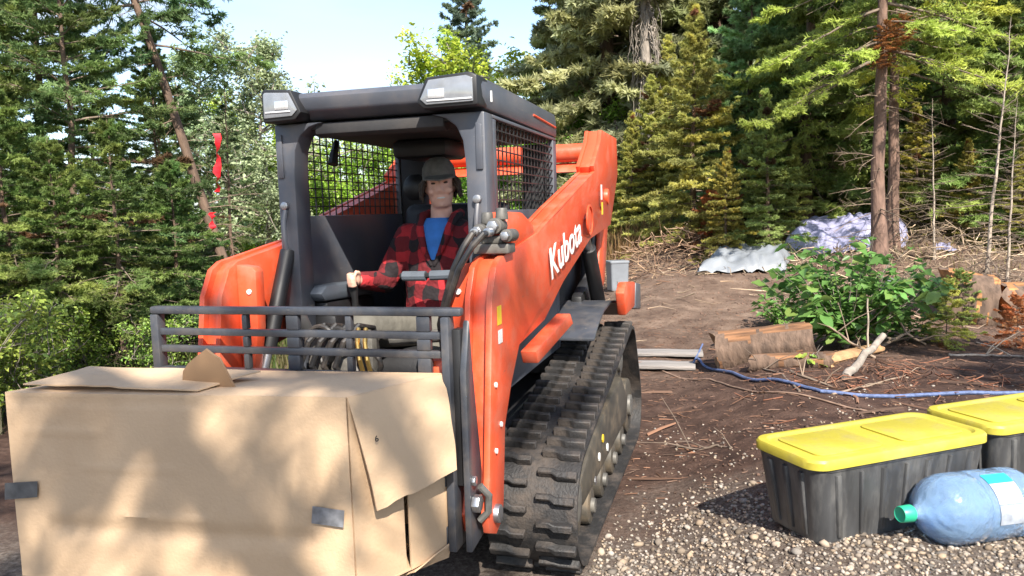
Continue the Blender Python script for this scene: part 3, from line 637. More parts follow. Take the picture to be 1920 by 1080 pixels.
MB().span((X0-.03, YR+.061, .60), (X0+.03, YL-.059, .70)).build('cross_rail', 'carriage_paint', FC, .006)
MB().span((X0-.03, YR+.061, .38), (X0+.03, YL-.059, .46)).build('cross_rail', 'carriage_paint', FC, .006)
for y in (-.40, .24):
    MB().prism([(X0+.032, .95), (X0+.075, .95), (X0+.075, .365), (X0+.70, .340), (X0+.70, .330), (X0+.032, .315)], y-.05, y+.05).build('fork', 'black_plastic', FC, .004)
MB().cyl((X0+.0, YL+.027, .54), (X0+.0, YL+.055, .54), .032, 6).build('latch_nut', 'steel', FC, .003)
MB().cyl((X0+.0, YL+.0265, .62), (X0+.0, YL+.04, .62), .018, 8).build('latch_bolt', 'steel', FC, .002)
MB().tube([(X0-.02, YL+.04, .47), (X0-.03, YL+.07, .50), (X0-.03, YL+.075, .56), (X0-.01, YL+.05, .60)], .013, 8).build('latch_handle', 'dusty_metal', FC)
MB().prism([(.50, .97), (.56, .97), (.55, 1.035), (.52, 1.045), (.49, 1.03)], .435, .485).build('tilt_link', 'orange', FC, .01)
# ------------------------------------------------------------------ cardboard box on the forks
CAMP = np.array([0, 0, CH])
def on_z(u, v, z):
    d = pix(u, v); return Vector(CAMP+d*((z-CH)/d[2]))
def on_y(u, v, y):
    d = pix(u, v); return Vector(CAMP+d*(y/d[1]))
BX = empty('cardboard_box', (-1.0, 2.55, .365)); tag(BX, 'large brown cardboard box with torn flaps resting on the forks', 'box')
BOFF = Vector((-1.0, 2.55, .365)); ZT, ZB = 1.0, .366
FLc, FRc, BRc, BLc = Vector((-1.690, 2.500, 0)), Vector((-.513, 2.285, 0)), Vector((-.247, 2.585, 0)), Vector((-1.40, 2.83, 0))
def sheet(name, P00, P10, P11, P01, nu, nv, disp, th, m, parent, off, edge=None):
    """cardboard sheet from four corners, bent by disp(s,t), with real thickness"""
    Nn = ((P10-P00).cross(P01-P00)).normalized(); V = []; F = []
    for lay in (0, 1):
        for j in range(nv+1):
            for i in range(nu+1):
                s, t = i/nu, j/nv; p = P00.lerp(P10, s).lerp(P01.lerp(P11, s), t)+Nn*(disp(s, t)+(th if lay else 0))
                if edge: p = p+edge(s, t)
                V.append(p-off)
    k = (nu+1)*(nv+1)
    for lay in (0, 1):
        for j in range(nv):
            for i in range(nu):
                a = lay*k+j*(nu+1)+i; q = (a, a+1, a+nu+2, a+nu+1); F.append(q if lay else q[::-1])
    rim = [i for i in range(nu+1)]+[j*(nu+1)+nu for j in range(1, nv+1)]+[nv*(nu+1)+i for i in range(nu-1, -1, -1)]+[j*(nu+1) for j in range(nv-1, 0, -1)]
    for a, b in zip(rim, rim[1:]+rim[:1]): F.append((a, b, b+k, a+k))
    b = MB(); b.add(V, F); return b.build(name, m, parent, 0, 40)
def up(p, z): return Vector((p.x, p.y, z))
def cn(x, y, s): return float(vnoise(np.array(x), np.array(y), s))
def crease(t, c, w, h, s, a, b): return h*math.exp(-((t-c)/w)**2)*(1 if a < s < b else 0)
sheet('front_panel', up(FLc, ZB), up(FRc, ZB), up(FRc, ZT), up(FLc, ZT), 70, 44,
      lambda s, t: .010*math.sin(math.pi*s)*math.sin(math.pi*t)+.006*cn(s*4, t*3, 3)+.003*cn(s*13, t*8, 4)+crease(t+.008*cn(s*6, 2, 1), .62, .008, .009, s, .24, .52)+crease(t+.008*cn(s*6, 5, 1), .36, .008, .009, s, .33, .60)-crease(t, .28, .05, .012, s, .1, .9)+crease(t, .8, .012, .005, s, .05, .3)-crease(t, .955, .008, .004, s, 0, .6), .006, 'cardboard', BX, BOFF)
sheet('left_panel', up(BLc, ZB), up(FLc, ZB), up(FLc, ZT), up(BLc, ZT), 12, 12, lambda s, t: .004*cn(s*4, t*4, 5), .006, 'cardboard', BX, BOFF)
sheet('back_panel', up(BRc, ZB), up(BLc, ZB), up(BLc, ZT), up(BRc, ZT), 12, 8, lambda s, t: 0, .006, 'cardboard', BX, BOFF)
sheet('bottom_panel', up(FLc, ZB-.001), up(BLc, ZB-.001), up(BRc, ZB-.001), up(FRc, ZB-.001), 4, 4, lambda s, t: -.006, .006, 'cardboard', BX, BOFF)
sheet('top_panel', up(FLc, ZT-.007), up(FRc, ZT-.007), up(BRc, ZT-.007), up(BLc, ZT-.007), 50, 20,
      lambda s, t: (.012*cn(s*5, t*3, 9)+.010*math.sin(math.pi*t))*min(1, 8*min(s, 1-s, t, 1-t)), .006, 'cardboard', BX, BOFF)
sheet('top_flap', up(FLc.lerp(FRc, .03), ZT+.006)+Vector((.02, .012, .010)), up(FLc.lerp(FRc, .58), ZT+.002)+Vector((0, .012, 0)), up(FLc.lerp(FRc, .58).lerp(BLc.lerp(BRc, .58), .55), ZT+.026), up(FLc.lerp(BLc, .6), ZT+.03), 30, 10,
      lambda s, t: .006*cn(s*6, t*4, 12)+.006, .005, 'cardboard', BX, BOFF, lambda s, t: Vector((0, .012*cn(s*14, 1, 2)*(1-t), 0)))
# right end: two closing panels with a gap, and the big flap hanging outside them
pm = .52
sheet('end_panel', up(FRc, ZB), up(FRc.lerp(BRc, pm), ZB), up(FRc.lerp(BRc, pm), ZT-.01), up(FRc, ZT-.002), 14, 14, lambda s, t: -.010*s+.004*cn(s*4, t*4, 7), .006, 'cardboard', BX, BOFF)
sheet('end_panel', up(FRc.lerp(BRc, pm+.035), ZB), up(BRc, ZB), up(BRc, ZT-.01), up(FRc.lerp(BRc, pm+.035), ZT-.01), 14, 14, lambda s, t: -.004+.004*cn(s*4, t*4, 8), .006, 'cardboard', BX, BOFF)
LFc = on_y(706, 957, 2.305); LRc = on_y(855, 882, 2.50)
fl = sheet('end_flap', LFc, LRc, up(BRc, ZT-.003), up(FRc, ZT-.003), 26, 22, lambda s, t: .012*math.sin(math.pi*t)+.007*cn(s*5, t*4, 21), .006, 'cardboard', BX, BOFF,
           lambda s, t: Vector((0, 0, (.010*cn(s*9, 3, 4)+(.016 if s > .62 else 0)*0-.0)*(1-t))))
sheet('lower_flap', on_y(752, 1078, 2.47), up(BRc, ZB-.02)+Vector((-.005, 0, 0)), up(BRc, ZB+.035)+Vector((.006, -.004, 0)), up(FRc.lerp(BRc, pm+.04), ZB+.0)+Vector((.012, -.012, 0)), 8, 6, lambda s, t: .004*cn(s*4, t*3, 2), .005, 'cardboard', BX, BOFF)
tp = [(346, 736), (342, 712), (343, 696), (352, 682), (368, 668), (385, 655), (397, 664), (411, 672), (419, 688), (427, 703), (433, 715), (445, 737)]
tb = MB(); pts = [on_y(u, v, 2.44+.03*((v-655)/80)**2-.0006*(u-390)) - BOFF for u, v in tp]; k = len(pts); bk = Vector((.003, .006, .002))
cen = sum(pts, Vector())/k+Vector((0, -.012, 0))
tb.add(pts+[p+bk for p in pts]+[cen, cen+bk], [(i, (i+1) % k, 2*k) for i in range(k)]+[((i+1) % k+k, i+k, 2*k+1) for i in range(k)]+[(i, i+k, (i+1) % k+k, (i+1) % k) for i in range(k)])
tb.build('torn_flap', 'cardboard_inside', BX, 0, 60)
fn = (up(FRc, 0)-up(FLc, 0)).cross(Vector((0, 0, 1))).normalized()
def on_front(u, v, off):
    d = Vector(pix(u, v)); o = Vector(CAMP); t = ((FLc+fn*off)-up(o, 0)).dot(fn)/up(d, 0).dot(fn); return o+d*t
def tape(name, q, m):
    P = [on_front(u, v, .018) for u, v in q]
    sheet(name, P[0], P[1], P[2], P[3], 6, 3, lambda s, t: .002*cn(s*4, t*3, 31), .0012, m, BX, BOFF)
tape('tape_strip', [(9, 937), (70, 932), (71, 902), (9, 906)], 'tape')
tape('tape_strip', [(584, 981), (644, 989), (646, 957), (586, 949)], 'silver_tape')
P = on_y(707, 823, 2.36); e1 = (LRc-LFc).normalized(); e2 = (up(FRc, ZT)-LFc); e2 = (e2-e1*e2.dot(e1)).normalized(); e3 = e1.cross(e2)
# printed mark on the flap
lo = LFc; tt = ((lo+e3*.026)-Vector(CAMP)).dot(e3)/Vector(pix(704, 829)).dot(e3); Q = Vector(CAMP)+Vector(pix(704, 829))*tt-BOFF
lettering('6', .026, .0005, 'printed_mark', 'black_plastic', BX, Matrix(((e1.x, e2.x, e3.x, Q.x), (e1.y, e2.y, e3.y, Q.y), (e1.z, e2.z, e3.z, Q.z), (0, 0, 0, 1))), 0, .0005)

# ------------------------------------------------------------------ storage totes
def rrect(hx, hy, r, n=5):
    out = []
    for cx, cy, a in ((hx-r, hy-r, 0), (-hx+r, hy-r, 90), (-hx+r, -hy+r, 180), (hx-r, -hy+r, 270)):
        out += [(cx+r*math.cos(R(a+90*i/n)), cy+r*math.sin(R(a+90*i/n))) for i in range(n+1)]
    return out
def make_tote(L, W, H, label):
    root = empty('storage_tote'); tag(root, label, 'tote', 'black storage totes with yellow lids')
    b = MB(); hx, hy = L/2, W/2; rg = []
    def ribbed(t):
        kx = .86+.10*t; pts = []
        base = rrect(hx*kx, hy*(.80+.14*t), .05)
        for i, (x, y) in enumerate(base):
            pts.append((x, y, .006+t*(H-.03)))
        return pts
    for t in (0, .03, .5, .97, 1): rg.append(ribbed(t))
    b.rings(rg); body = b.build('body', 'tote_black', root, .004, 40)
    for sy in (-1, 1):
        for i in range(7):
            fx = (-.78+1.56*i/6)*hx; w = .020 if i % 2 else .032; q = MB()
            ring = []
            for z, kx, ky in ((.03, .86, .805), (H-.07, .95, .928)):
                y = sy*hy*ky
                ring.append([(fx*kx-w/2, y-sy*.004, z), (fx*kx+w/2, y-sy*.004, z), (fx*kx+w*.3, y+sy*.010, z), (fx*kx-w*.3, y+sy*.010, z)])
            q.rings(ring); q.build('rib', 'tote_black', body, .003)
    for sx in (-1, 1):
        for i in range(3):
            fy = (-.5+.5*i)*hy; q = MB(); ring = []
            for z, kx, ky in ((.03, .865, .80), (H-.07, .952, .93)): x = sx*hx*kx; ring.append([(x-sx*.004, fy*ky-.016, z), (x-sx*.004, fy*ky+.016, z), (x+sx*.009, fy*ky+.01, z), (x+sx*.009, fy*ky-.01, z)])
            q.rings(ring); q.build('rib', 'tote_black', body, .003)
    rim = MB(); rim.rings([[(x, y, z) for x, y in rrect(hx*k, hy*k2, .078, 7)] for z, k, k2 in ((H-.055, .95, .93), (H-.055, .975, .955), (H-.034, .975, .955))]); rim.build('rim', 'tote_black', body, .003)
    l = MB(); l.rings([[(x, y, z) for x, y in rrect(hx-a, hy-a, .075, 7)] for z, a in ((H-.040, .0), (H-.012, .0), (H-.002, .006), (H, .016), (H, .030), (H-.010, .040), (H-.009, .046))])
    lid = l.build('lid', 'lid_yellow', root, 0, 35)
    for sx in (-1, 1):
        MB().rings([[(x+sx*hx*.47, y, z) for x, y in rrect(hx*.36, hy*.66, .04)] for z in (H-.0095, H-.0035, H-.0025)]).build('lid_panel', 'lid_yellow', lid, .003)
    return root
T0 = at(1545, 1006); HT = .365; zl = T0.z+HT
A = on_z(1436, 815, zl); Bq = on_z(1500, 862, zl); Cq = on_z(1828, 806, zl); Dq = on_z(1745, 761, zl)
tl = ((Cq-Bq).length+(Dq-A).length)/2; tw = ((A-Bq).length+(Dq-Cq).length)/2; ang = math.atan2(Cq.y-Bq.y, Cq.x-Bq.x)
tw = max(tw, .40)
tote = make_tote(tl, tw, HT, 'black ribbed tote with dusty yellow lid standing directly behind the water bottle')
cx = (A+Bq+Cq+Dq)/4; tote.location = (cx.x, cx.y, T0.z-.012); tote.rotation_euler = (0, 0, ang)
t2 = copy_tree(tote); t2['label'] = 'black tote with yellow lid cut off by the right edge of the photo'
f2 = on_z(1872, 812, zl); a2 = ang-.02; t2.rotation_euler = (0, 0, a2); e = Vector((math.cos(a2), math.sin(a2), 0)); g = Vector((-e.y, e.x, 0))
c2 = cx+e*(tl+.06)+g*.05; t2.location = (c2.x, c2.y, T0.z-.012)

# ------------------------------------------------------------------ water bottle
W0 = at(1785, 1022); rb = .14
WB = empty('water_bottle'); tag(WB, 'clear blue plastic water bottle with green cap lying on gravel', 'bottle')
ax = Vector((math.cos(R(16)), math.sin(R(16)), -.0)); WB.location = (W0.x, W0.y+.03, W0.z+rb-.004); WB.rotation_euler = (R(0), R(2.5), R(16))
prof = [(-.20, .026), (-.165, .026), (-.150, .034), (-.128, .062), (-.10, .098), (-.065, .125), (-.02, .138), (.03, rb), (.075, rb), (.082, rb-.007), (.092, rb-.007), (.10, rb),
        (.235, rb), (.243, rb-.007), (.255, rb-.007), (.263, rb), (.31, rb), (.335, rb-.008), (.345, rb-.03)]
def lathe(prof, n=40): return [[(x, r*math.cos(6.28318*i/n), r*math.sin(6.28318*i/n)) for i in range(n)] for x, r in prof]
q = MB(); full = prof+[(.343, rb-.034)]+[(x, max(.012, r-.004)) for x, r in prof[::-1] if x < .335]; q.rings(lathe(full), caps=False); q.build('body', 'bottle_blue', WB, 0, 50)
q = MB(); q.rings(lathe([(-.232, .024), (-.236, .029), (-.232, .032), (-.185, .034), (-.180, .030), (-.180, .027)], 24)); q.build('cap', 'cap_green', WB, 0, 40)
def band(x0, x1, a0, a1, m, name):
    q = MB(); n = 16; q.rings([[(x, (rb+d)*math.cos(R(a0+(a1-a0)*i/n)), (rb+d)*math.sin(R(a0+(a1-a0)*i/n))) for x, d in ((x0, .0015), (x1, .0015), (x1, .003), (x0, .003))] for i in range(n+1)]); return q.build(name, m, WB, 0, 40)
band(.106, .228, 124, 158, 'label_white', 'label'); band(.106, .228, 104, 123, 'label_teal', 'label'); band(.106, .228, 159, 190, 'label_grey', 'label')

# ------------------------------------------------------------------ ropes, planks, logs, sticks
def along(px, lift, n=8, wob=.01, seed=0):
    P = [at(u, v) for u, v in px]; out = []
    for a, b in zip(P, P[1:]):
        for i in range(n):
            p = a.lerp(b, i/n); x = p.x+wob*cn(p.x*3, p.y*3, seed); y = p.y+wob*cn(p.x*3, p.y*3, seed+5)*2; out.append((x, y, tz(x, y)+lift))
    p = P[-1]; out.append((p.x, p.y, tz(p.x, p.y)+lift)); return out
tag(MB().tube(along([(1300, 668), (1322, 690), (1420, 716), (1540, 738), (1680, 748), (1800, 741), (1940, 740)], .014, 10, .03, 2), .013, 8).build('rope', 'rope_blue'), 'blue rope snaking across the soil past the logs', 'rope')
tag(MB().tube(along([(1230, 692), (1330, 712), (1450, 738), (1540, 755), (1640, 778)], .008, 10, .03, 7), .007, 6).build('cord', 'cord_brown'), 'thin brown cord on the soil in front of the blue rope', 'cord')
tag(MB().tube([Vector(p) for p in along([(1318, 655), (1312, 668), (1300, 690)], .05, 5)], .009, 6).build('strap', 'rope_blue'), 'short grey blue strap looped over the end of the planks', 'strap')
def plank(px, w, th, label, lift=0):
    a, b = at(*px[0]), at(*px[1]); d = (b-a); L = d.length; c = (a+b)/2
    q = MB(); n = 10
    q.rings([[(-L/2+L*i/n, w/2*sy+.006*cn(i*.7, sy, 4), th*sz+.006*cn(i*.5, 3, 8)) for sy, sz in ((-1, 0), (1, 0), (1, 1), (-1, 1))] for i in range(n+1)])
    o = q.build('plank', 'grey_plank', None, .004); o.location = (c.x, c.y, c.z+lift); o.rotation_euler = (0, 0, math.atan2(d.y, d.x)); tag(o, label, 'plank', 'weathered planks on the soil'); return o
plank([(1150, 668), (1318, 666)], .24, .035, 'weathered grey plank lying farther from the track, beside its twin', .015)
plank([(1150, 690), (1304, 690)], .27, .035, 'weathered grey plank lying nearer, in front of its twin behind the track', .015)
def log(name, a, b, r, label, m='log_wood', me='log_end', seed=1, jag=.10, squash=1.0, cat='log', group=None, hollow=False):
    a, b = Vector(a), Vector(b); d = b-a; L = d.length; n = 30; k = 30; rg = []
    for i in range(k+1):
        t = i/k; ring = []
        for j in range(n):
            th = 6.28318*j/n; rr = r*(1+.10*cn(math.cos(th)*1.3+seed, math.sin(th)*1.3+t*1.1, seed)+.09*cn(math.cos(th)*6+seed*3, math.sin(th)*6+t*1.5, seed+2)+.07*cn(math.cos(th)*11, math.sin(th)*11+t*6, seed+4))*(1-.12*t)
            x = L*t+(jag*cn(math.cos(th)*2+9, math.sin(th)*2+seed, seed+6) if i in (0, k) else 0)
            ring.append((x, rr*math.cos(th), rr*math.sin(th)*squash))
        rg.append(ring)
    q = MB(); q.rings(rg, caps=False)
    q.m = [1 if cn((f//n)*.35+seed, (f % n)*.30, seed+11)+(.22 if n*.35 < f % n < n*.9 else -.18) > 0 else 0 for f in range(len(q.f))]
    root = empty(name, a); root.rotation_euler = d.to_track_quat('X', 'Z').to_euler()
    for ring, x in ((rg[0], .04), (rg[-1], L-.04)):
        ends = MB(); c = (x, 0, 0); half = [tuple((Vector(p)*.55+Vector(c)*.45)+Vector((.02*cn(p[1]*30, p[2]*30, 3), 0, 0))) for p in ring]
        ends.add(ring+half+[c], [(i, (i+1) % n, n+(i+1) % n, n+i) for i in range(n)]+[(n+i, n+(i+1) % n, 2*n) for i in range(n)]); ends.build('cut_end', me, root, 0, 50)
    q.build('wood', [m, 'bark' if m != 'log_end' else m], root, 0, 50)
    tag(root, label, cat, group); return root
def glog(px0, px1, r, lift=.8, **k):
    a, b = at(*px0), at(*px1); a = Vector((a.x, a.y, tz(a.x, a.y)+r*lift)); b = Vector((b.x, b.y, tz(b.x, b.y)+r*lift)); return a, b
a, b = glog((1342, 694), (1520, 672), .19); log('log', a, b, .20, 'thick short rotten log with orange split wood beside the planks', seed=3, jag=.10)
a, b = glog((1405, 696), (1560, 690), .075); log('log', a, b, .08, 'thinner brown log lying in front of the thick rotten log', seed=8, jag=.06)
a, b = glog((1540, 688), (1640, 662), .05); log('wood_slab', a, b, .085, 'pale slab of split wood under the leafy bush', m='log_end', seed=14, jag=.12, squash=.55, cat='wood')
a, b = glog((1422, 470), (1486, 462), .2); log('log', a, b, .24, 'small tan log behind the grey tarp', m='log_end', seed=22)
a, b = glog((1770, 596), (1862, 602), .24); log('stump', a, b, .33, 'broken orange stump wood with dark bark behind the bare saplings', m='wood_orange', me='wood_orange', seed=31, jag=.2, squash=1.15, cat='stump')
a, b = glog((1862, 604), (1990, 590), .2); log('stump', a, b, .27, 'orange split trunk section at the right edge beside the stump', m='wood_orange', me='wood_orange', seed=37, jag=.2, cat='stump')
bk = MB(); a = at(1758, 598); rgs = []
for i in range(13):
    t = math.pi*i/12; rgs.append([(.42*math.cos(t)*rr, dy, .52*math.sin(t)*rr) for rr, dy in ((.86, -.22), (1.0+.05*cn(i, 1, 2), -.20), (1.0+.05*cn(i, 2, 2), .28), (.86, .30))])
bk.rings(rgs); o = bk.build('bark_slab', 'bark', None, .01, 40); o.location = (a.x+.42, a.y+.30, a.z-.05); o.rotation_euler = (0, 0, R(20)); tag(o, 'curved slab of dark bark arching over the broken orange stump', 'bark')
def stick(px, r0, r1, label, m='dead_twig', twigs=0, seed=0, hs=None, name='stick', cat='stick', group=None):
    """px: pixels; hs: heights of those points above the ground, seen at the distance of the first"""
    a = at(*px[0]); P = [Vector((a.x, a.y, a.z+r0))]
    for i, (u, v) in enumerate(px[1:]):
        if hs: P.append(on_y(u, v, a.y+hs[i]))
        else: b = at(u, v); P.append(Vector((b.x, b.y, b.z+r0*.8)))
    full = []
    for p, q2 in zip(P, P[1:]):
        for i in range(6): full.append(p.lerp(q2, i/6)+Vector((cn(i*.9, p.x*5, seed), cn(i*.9, p.y*5, seed+3), cn(i*.8, 7, seed)))*r0*1.2)
    full.append(P[-1]); k = len(full); q = MB().tube(full, [r0+(r1-r0)*i/(k-1) for i in range(k)], 7)
    rd = random.Random(seed)
    for i in range(twigs):
        p = full[rd.randrange(2, k)]; d = Vector((rd.uniform(-1, 1), rd.uniform(-.6, .6), rd.uniform(-.1, .9))).normalized()*rd.uniform(.12, .4); q.tube([p, p+d*.5+Vector((0, 0, .02)), p+d], [r1*.7, r1*.5, r1*.25], 5)
    return tag(q.build(name, m, None, 0, 60), label, cat, group)
stick([(1585, 716), (1618, 672), (1657, 628)], .034, .026, 'thick broken grey branch propped up below the bare sapling', 'bark_grey', 0, 4, [.25, .5], 'broken_branch', 'branch')
stick([(1735, 648), (1700, 625), (1640, 655)], .010, .016, 'thin dead branch reaching right from the propped grey branch', 'dead_twig', 8, 9, [-.05, -.1], 'dead_branch', 'branch')
stick([(1640, 672), (1600, 645), (1553, 612)], .012, .008, 'thin dead branch leaning left through the leafy bush', 'dead_twig', 6, 12, [.05, .1], 'dead_branch', 'branch')
stick([(1627, 668), (1628, 610), (1627, 560)], .010, .007, 'upright pale bare stick in front of the leafy bush', 'bark_pale', 0, 15, [0, .0], 'dead_branch', 'branch')
stick([(1268, 838), (1300, 846), (1345, 838), (1372, 842)], .010, .006, 'dark bent stick on bare soil left of the totes', 'dark_twig', 4, 18)
stick([(1560, 742), (1640, 722), (1700, 705)], .008, .006, 'reddish straight stick crossing the blue rope', 'dead_twig', 2, 20)
stick([(1480, 700), (1560, 728)], .012, .008, 'brown stick in front of the thinner log', 'dead_twig', 3, 24)
stick([(1780, 668), (1860, 668), (1935, 672)], .012, .009, 'long pale stick lying at right behind the rope', 'bark_pale', 3, 26)
stick([(1240, 515), (1290, 497), (1330, 500)], .02, .012, 'crooked stick on the track before the grey tarp', 'dead_twig', 4, 29)
stick([(1500, 735), (1460, 700), (1420, 690)], .010, .007, 'thin dark stick leaning on the thinner log', 'dark_twig', 2, 33)

def drape(name, px, hts, label, m, cat, n=40, fold=.09, seed=0):
    """sheet lying over a heap: outline from ground pixels, crumpled, its edge on the ground"""
    C4 = [at(u, v) for u, v in px]; V = []; F = []
    for lay in (0, 1):
        for j in range(n+1):
            for i in range(n+1):
                s, t = i/n, j/n; p = C4[0].lerp(C4[1], s).lerp(C4[3].lerp(C4[2], s), t); e = min(s, 1-s, t, 1-t)
                ed = min(1, e*7); h = hts*ed**.6*(.75+.5*cn(s*3, t*3, seed)+.35*cn(s*7+t*3, t*6, seed+1))+fold*abs(cn(s*11+t*5, t*8-s*4, seed+2))*1.6
                x = p.x+.10*cn(s*5, t*5, seed+3); y = p.y+.14*cn(s*5+3, t*5, seed+4); V.append((x, y, tz(x, y)+.012+max(0, h)+(.004 if lay else 0)))
    k = (n+1)**2
    for lay in (0, 1):
        for j in range(n):
            for i in range(n): a = lay*k+j*(n+1)+i; q = (a, a+1, a+n+2, a+n+1); F.append(q if lay else q[::-1])
    rim = [i for i in range(n+1)]+[j*(n+1)+n for j in range(1, n+1)]+[n*(n+1)+i for i in range(n-1, -1, -1)]+[j*(n+1) for j in range(n-1, 0, -1)]
    F += [(a, b, b+k, a+k) for a, b in zip(rim, rim[1:]+rim[:1])]
    q = MB(); q.add(V, F); return tag(q.build(name, m, None, 0, 50), label, cat)
drape('tarp', [(1312, 516), (1480, 508), (1480, 474), (1338, 484)], .30, 'pale grey crumpled tarp over a low heap left of the leafy bush', 'tarp_grey', 'tarp', seed=3)
drape('tarp', [(1470, 486), (1700, 470), (1700, 438), (1490, 450)], .55, 'lavender white crumpled tarp on the slope behind the leafy bush', 'tarp_blue', 'tarp', seed=9, fold=.10)
drape('plastic_scrap', [(1752, 476), (1786, 474), (1786, 464), (1756, 465)], .06, 'small lavender plastic scrap on the slope right of the trunks', 'tarp_blue', 'scrap', 8, seed=5)
drape('plastic_scrap', [(1655, 556), (1688, 552), (1684, 534), (1660, 536)], .10, 'small grey white scrap on soil right of the leafy bush', 'tarp_grey', 'scrap', 8, seed=15)
p = at(1158, 540); q = MB(); q.rings([[(x, y, z) for x, y in rrect(.15*k, .14*k, .03)] for z, k in ((0, .9), (.05, .92), (.42, 1), (.43, 1.06), (.46, 1.06), (.465, 1.02))])
o = q.build('plastic_bin', 'tarp_grey', None, .004, 40); o.location = (p.x, p.y, p.z-.03); o.rotation_euler = (0, 0, .2); tag(o, 'pale grey plastic bin standing just behind the loader', 'bin')
# ------------------------------------------------------------------ the driver (loader coordinates, x forward, y left)
PS = None
def loft(q, secs, n=16):
    """secs: (centre, axis-u radius vec, axis-v radius vec)"""
    rg = []
    for c, a, b in secs:
        c, a, b = Vector(c), Vector(a), Vector(b); rg.append([c+a*math.cos(6.28318*i/n)+b*math.sin(6.28318*i/n) for i in range(n)])
    q.rings(rg)
def limb(q, pts, rs, n=12):
    P = []; RR = []
    for i in range(len(pts)-1):
        for j in range(4): t = j/4; P.append(Vector(pts[i]).lerp(Vector(pts[i+1]), t)); RR.append(rs[i]+(rs[i+1]-rs[i])*t)
    P.append(Vector(pts[-1])); RR.append(rs[-1]); q.tube(P, RR, n); q.ball(pts[0], rs[0]); q.ball(pts[-1], rs[-1])
    for p, r in zip(pts[1:-1], rs[1:-1]): q.ball(p, r)
def remeshed(q, name, m, parent, vox, sm=4):
    me = q.mesh(name, m, 0, 0); o = link(name, me, parent)
    md = o.modifiers.new('join', 'REMESH'); md.mode = 'VOXEL'; md.voxel_size = vox; md.use_smooth_shade = True
    s = o.modifiers.new('soft', 'SMOOTH'); s.iterations = sm; s.factor = .5
    dg = bpy.context.evaluated_depsgraph_get(); dg.update(); nm = bpy.data.meshes.new_from_object(o.evaluated_get(dg)); o.modifiers.clear(); o.data = nm; nm.name = name
    nm.materials.clear(); setmat(nm, m); nm.polygons.foreach_set('use_smooth', [True]*len(nm.polygons)); return o
def torso(q, g):
    loft(q, [((-.62, .02, .90), (.12+g, 0, 0), (0, .17+g, 0)), ((-.62, .02, .99), (.125+g, 0, 0), (0, .175+g, 0)), ((-.63, .02, 1.13), (.12+g, 0, 0), (0, .165+g, 0)), ((-.65, .025, 1.30), (.125+g, 0, 0), (0, .185+g, 0)),
             ((-.66, .03, 1.41), (.115+g, 0, 0), (0, .195+g, 0)), ((-.66, .03, 1.475), (.09+g, 0, 0), (0, .165+g, 0)), ((-.655, .03, 1.515), (.065+g, 0, 0), (0, .10+g, 0))], 20)
SH = {-1: (-.655, -.155, 1.435), 1: (-.655, .215, 1.435)}
EL = {-1: (-.58, -.265, 1.205), 1: (-.56, .325, 1.205)}
WR = {-1: (-.355, -.295, 1.235), 1: (-.375, .305, 1.225)}
HP = {-1: (-.60, -.08, .97), 1: (-.60, .12, .97)}
KN = {-1: (-.13, -.17, 1.03), 1: (-.13, .20, 1.03)}
AN = {-1: (-.02, -.17, .66), 1: (-.03, .21, .66)}
hc = Vector((-.635, .035, 1.685)); HM = Matrix.Rotation(R(20), 3, 'Z') @ Matrix.Rotation(R(4), 3, 'X') * .94
def turn(q, i0=0):
    q.v[i0:] = [tuple(hc+HM @ (Vector(p)-hc)) for p in q.v[i0:]]; return q
b = MB(); torso(b, 0)
limb(b, [(-.652, .032, 1.50), (-.645, .034, 1.575)], [.058, .055])
# head: sections from chin to crown, then features
i0 = len(b.v); sec = []
for z, fx, bx, w in ((-.118, .078, -.01, .030), (-.105, .088, .035, .050), (-.075, .092, .065, .062), (-.035, .092, .085, .070), (.0, .090, .096, .074), (.04, .093, .102, .077), (.08, .085, .098, .073), (.115, .058, .07, .052), (.13, .02, .03, .02)):
    c = hc+Vector(((fx-bx)/2, 0, z)); sec.append((c, ((fx+bx)/2, 0, 0), (0, w, 0)))
loft(b, sec, 24)
b.tube([hc+Vector((.088, 0, .022)), hc+Vector((.099, 0, -.005)), hc+Vector((.107, 0, -.028)), hc+Vector((.092, 0, -.038))], [.008, .010, .013, .009], 8)
for s in (-1, 1):
    b.ball(hc+Vector((.098, s*.014, -.034)), .009); b.ball(hc+Vector((0, s*.077, -.005)), (.018, .009, .032)); b.ball(hc+Vector((.078, s*.042, -.030)), (.018, .022, .02))
    b.ball(hc+Vector((.084, s*.032, .028)), (.014, .024, .008))
b.ball(hc+Vector((.090, 0, -.062)), (.010, .026, .006)); b.ball(hc+Vector((.088, 0, -.073)), (.011, .022, .007)); b.ball(hc+Vector((.080, 0, -.102)), (.016, .022, .016)); turn(b, i0)
for s in (-1, 1):
    limb(b, [SH[s], EL[s], WR[s]], [.052, .043, .028])
    w = Vector(WR[s]); h = w+Vector((.050, 0, .004))      # hand closed round the joystick knob
    b.ball(w+Vector((.040, -s*.002, .008)), (.044, .022, .036))
    for i in range(4):
        z0 = .030-.018*i; L = (.034, .038, .036, .030)[i]
        p0 = w+Vector((.066, s*.018, z0+.006)); p1 = p0+Vector((L*.75, -s*.006, -.002)); p2 = p1+Vector((.006, -s*.026, -.002)); p3 = p2+Vector((-.020, -s*.012, 0))
        b.tube([p0-Vector((.02, 0, 0)), p0, p1, p2, p3], [.009, .009, .0085, .008, .007], 7)
    t0 = w+Vector((.025, -s*.016, .026)); b.tube([t0, t0+Vector((.028, -s*.010, .018)), t0+Vector((.055, -s*.002, .022))], [.011, .010, .008], 7)
    limb(b, [HP[s], KN[s], AN[s]], [.085, .062, .042]); limb(b, [AN[s], tuple(Vector(AN[s])+Vector((.14, 0, -.045)))], [.042, .036])
PS = remeshed(b, 'person', 'skin', None, .0072, 3); PS.matrix_world = LD.matrix_basis.copy()
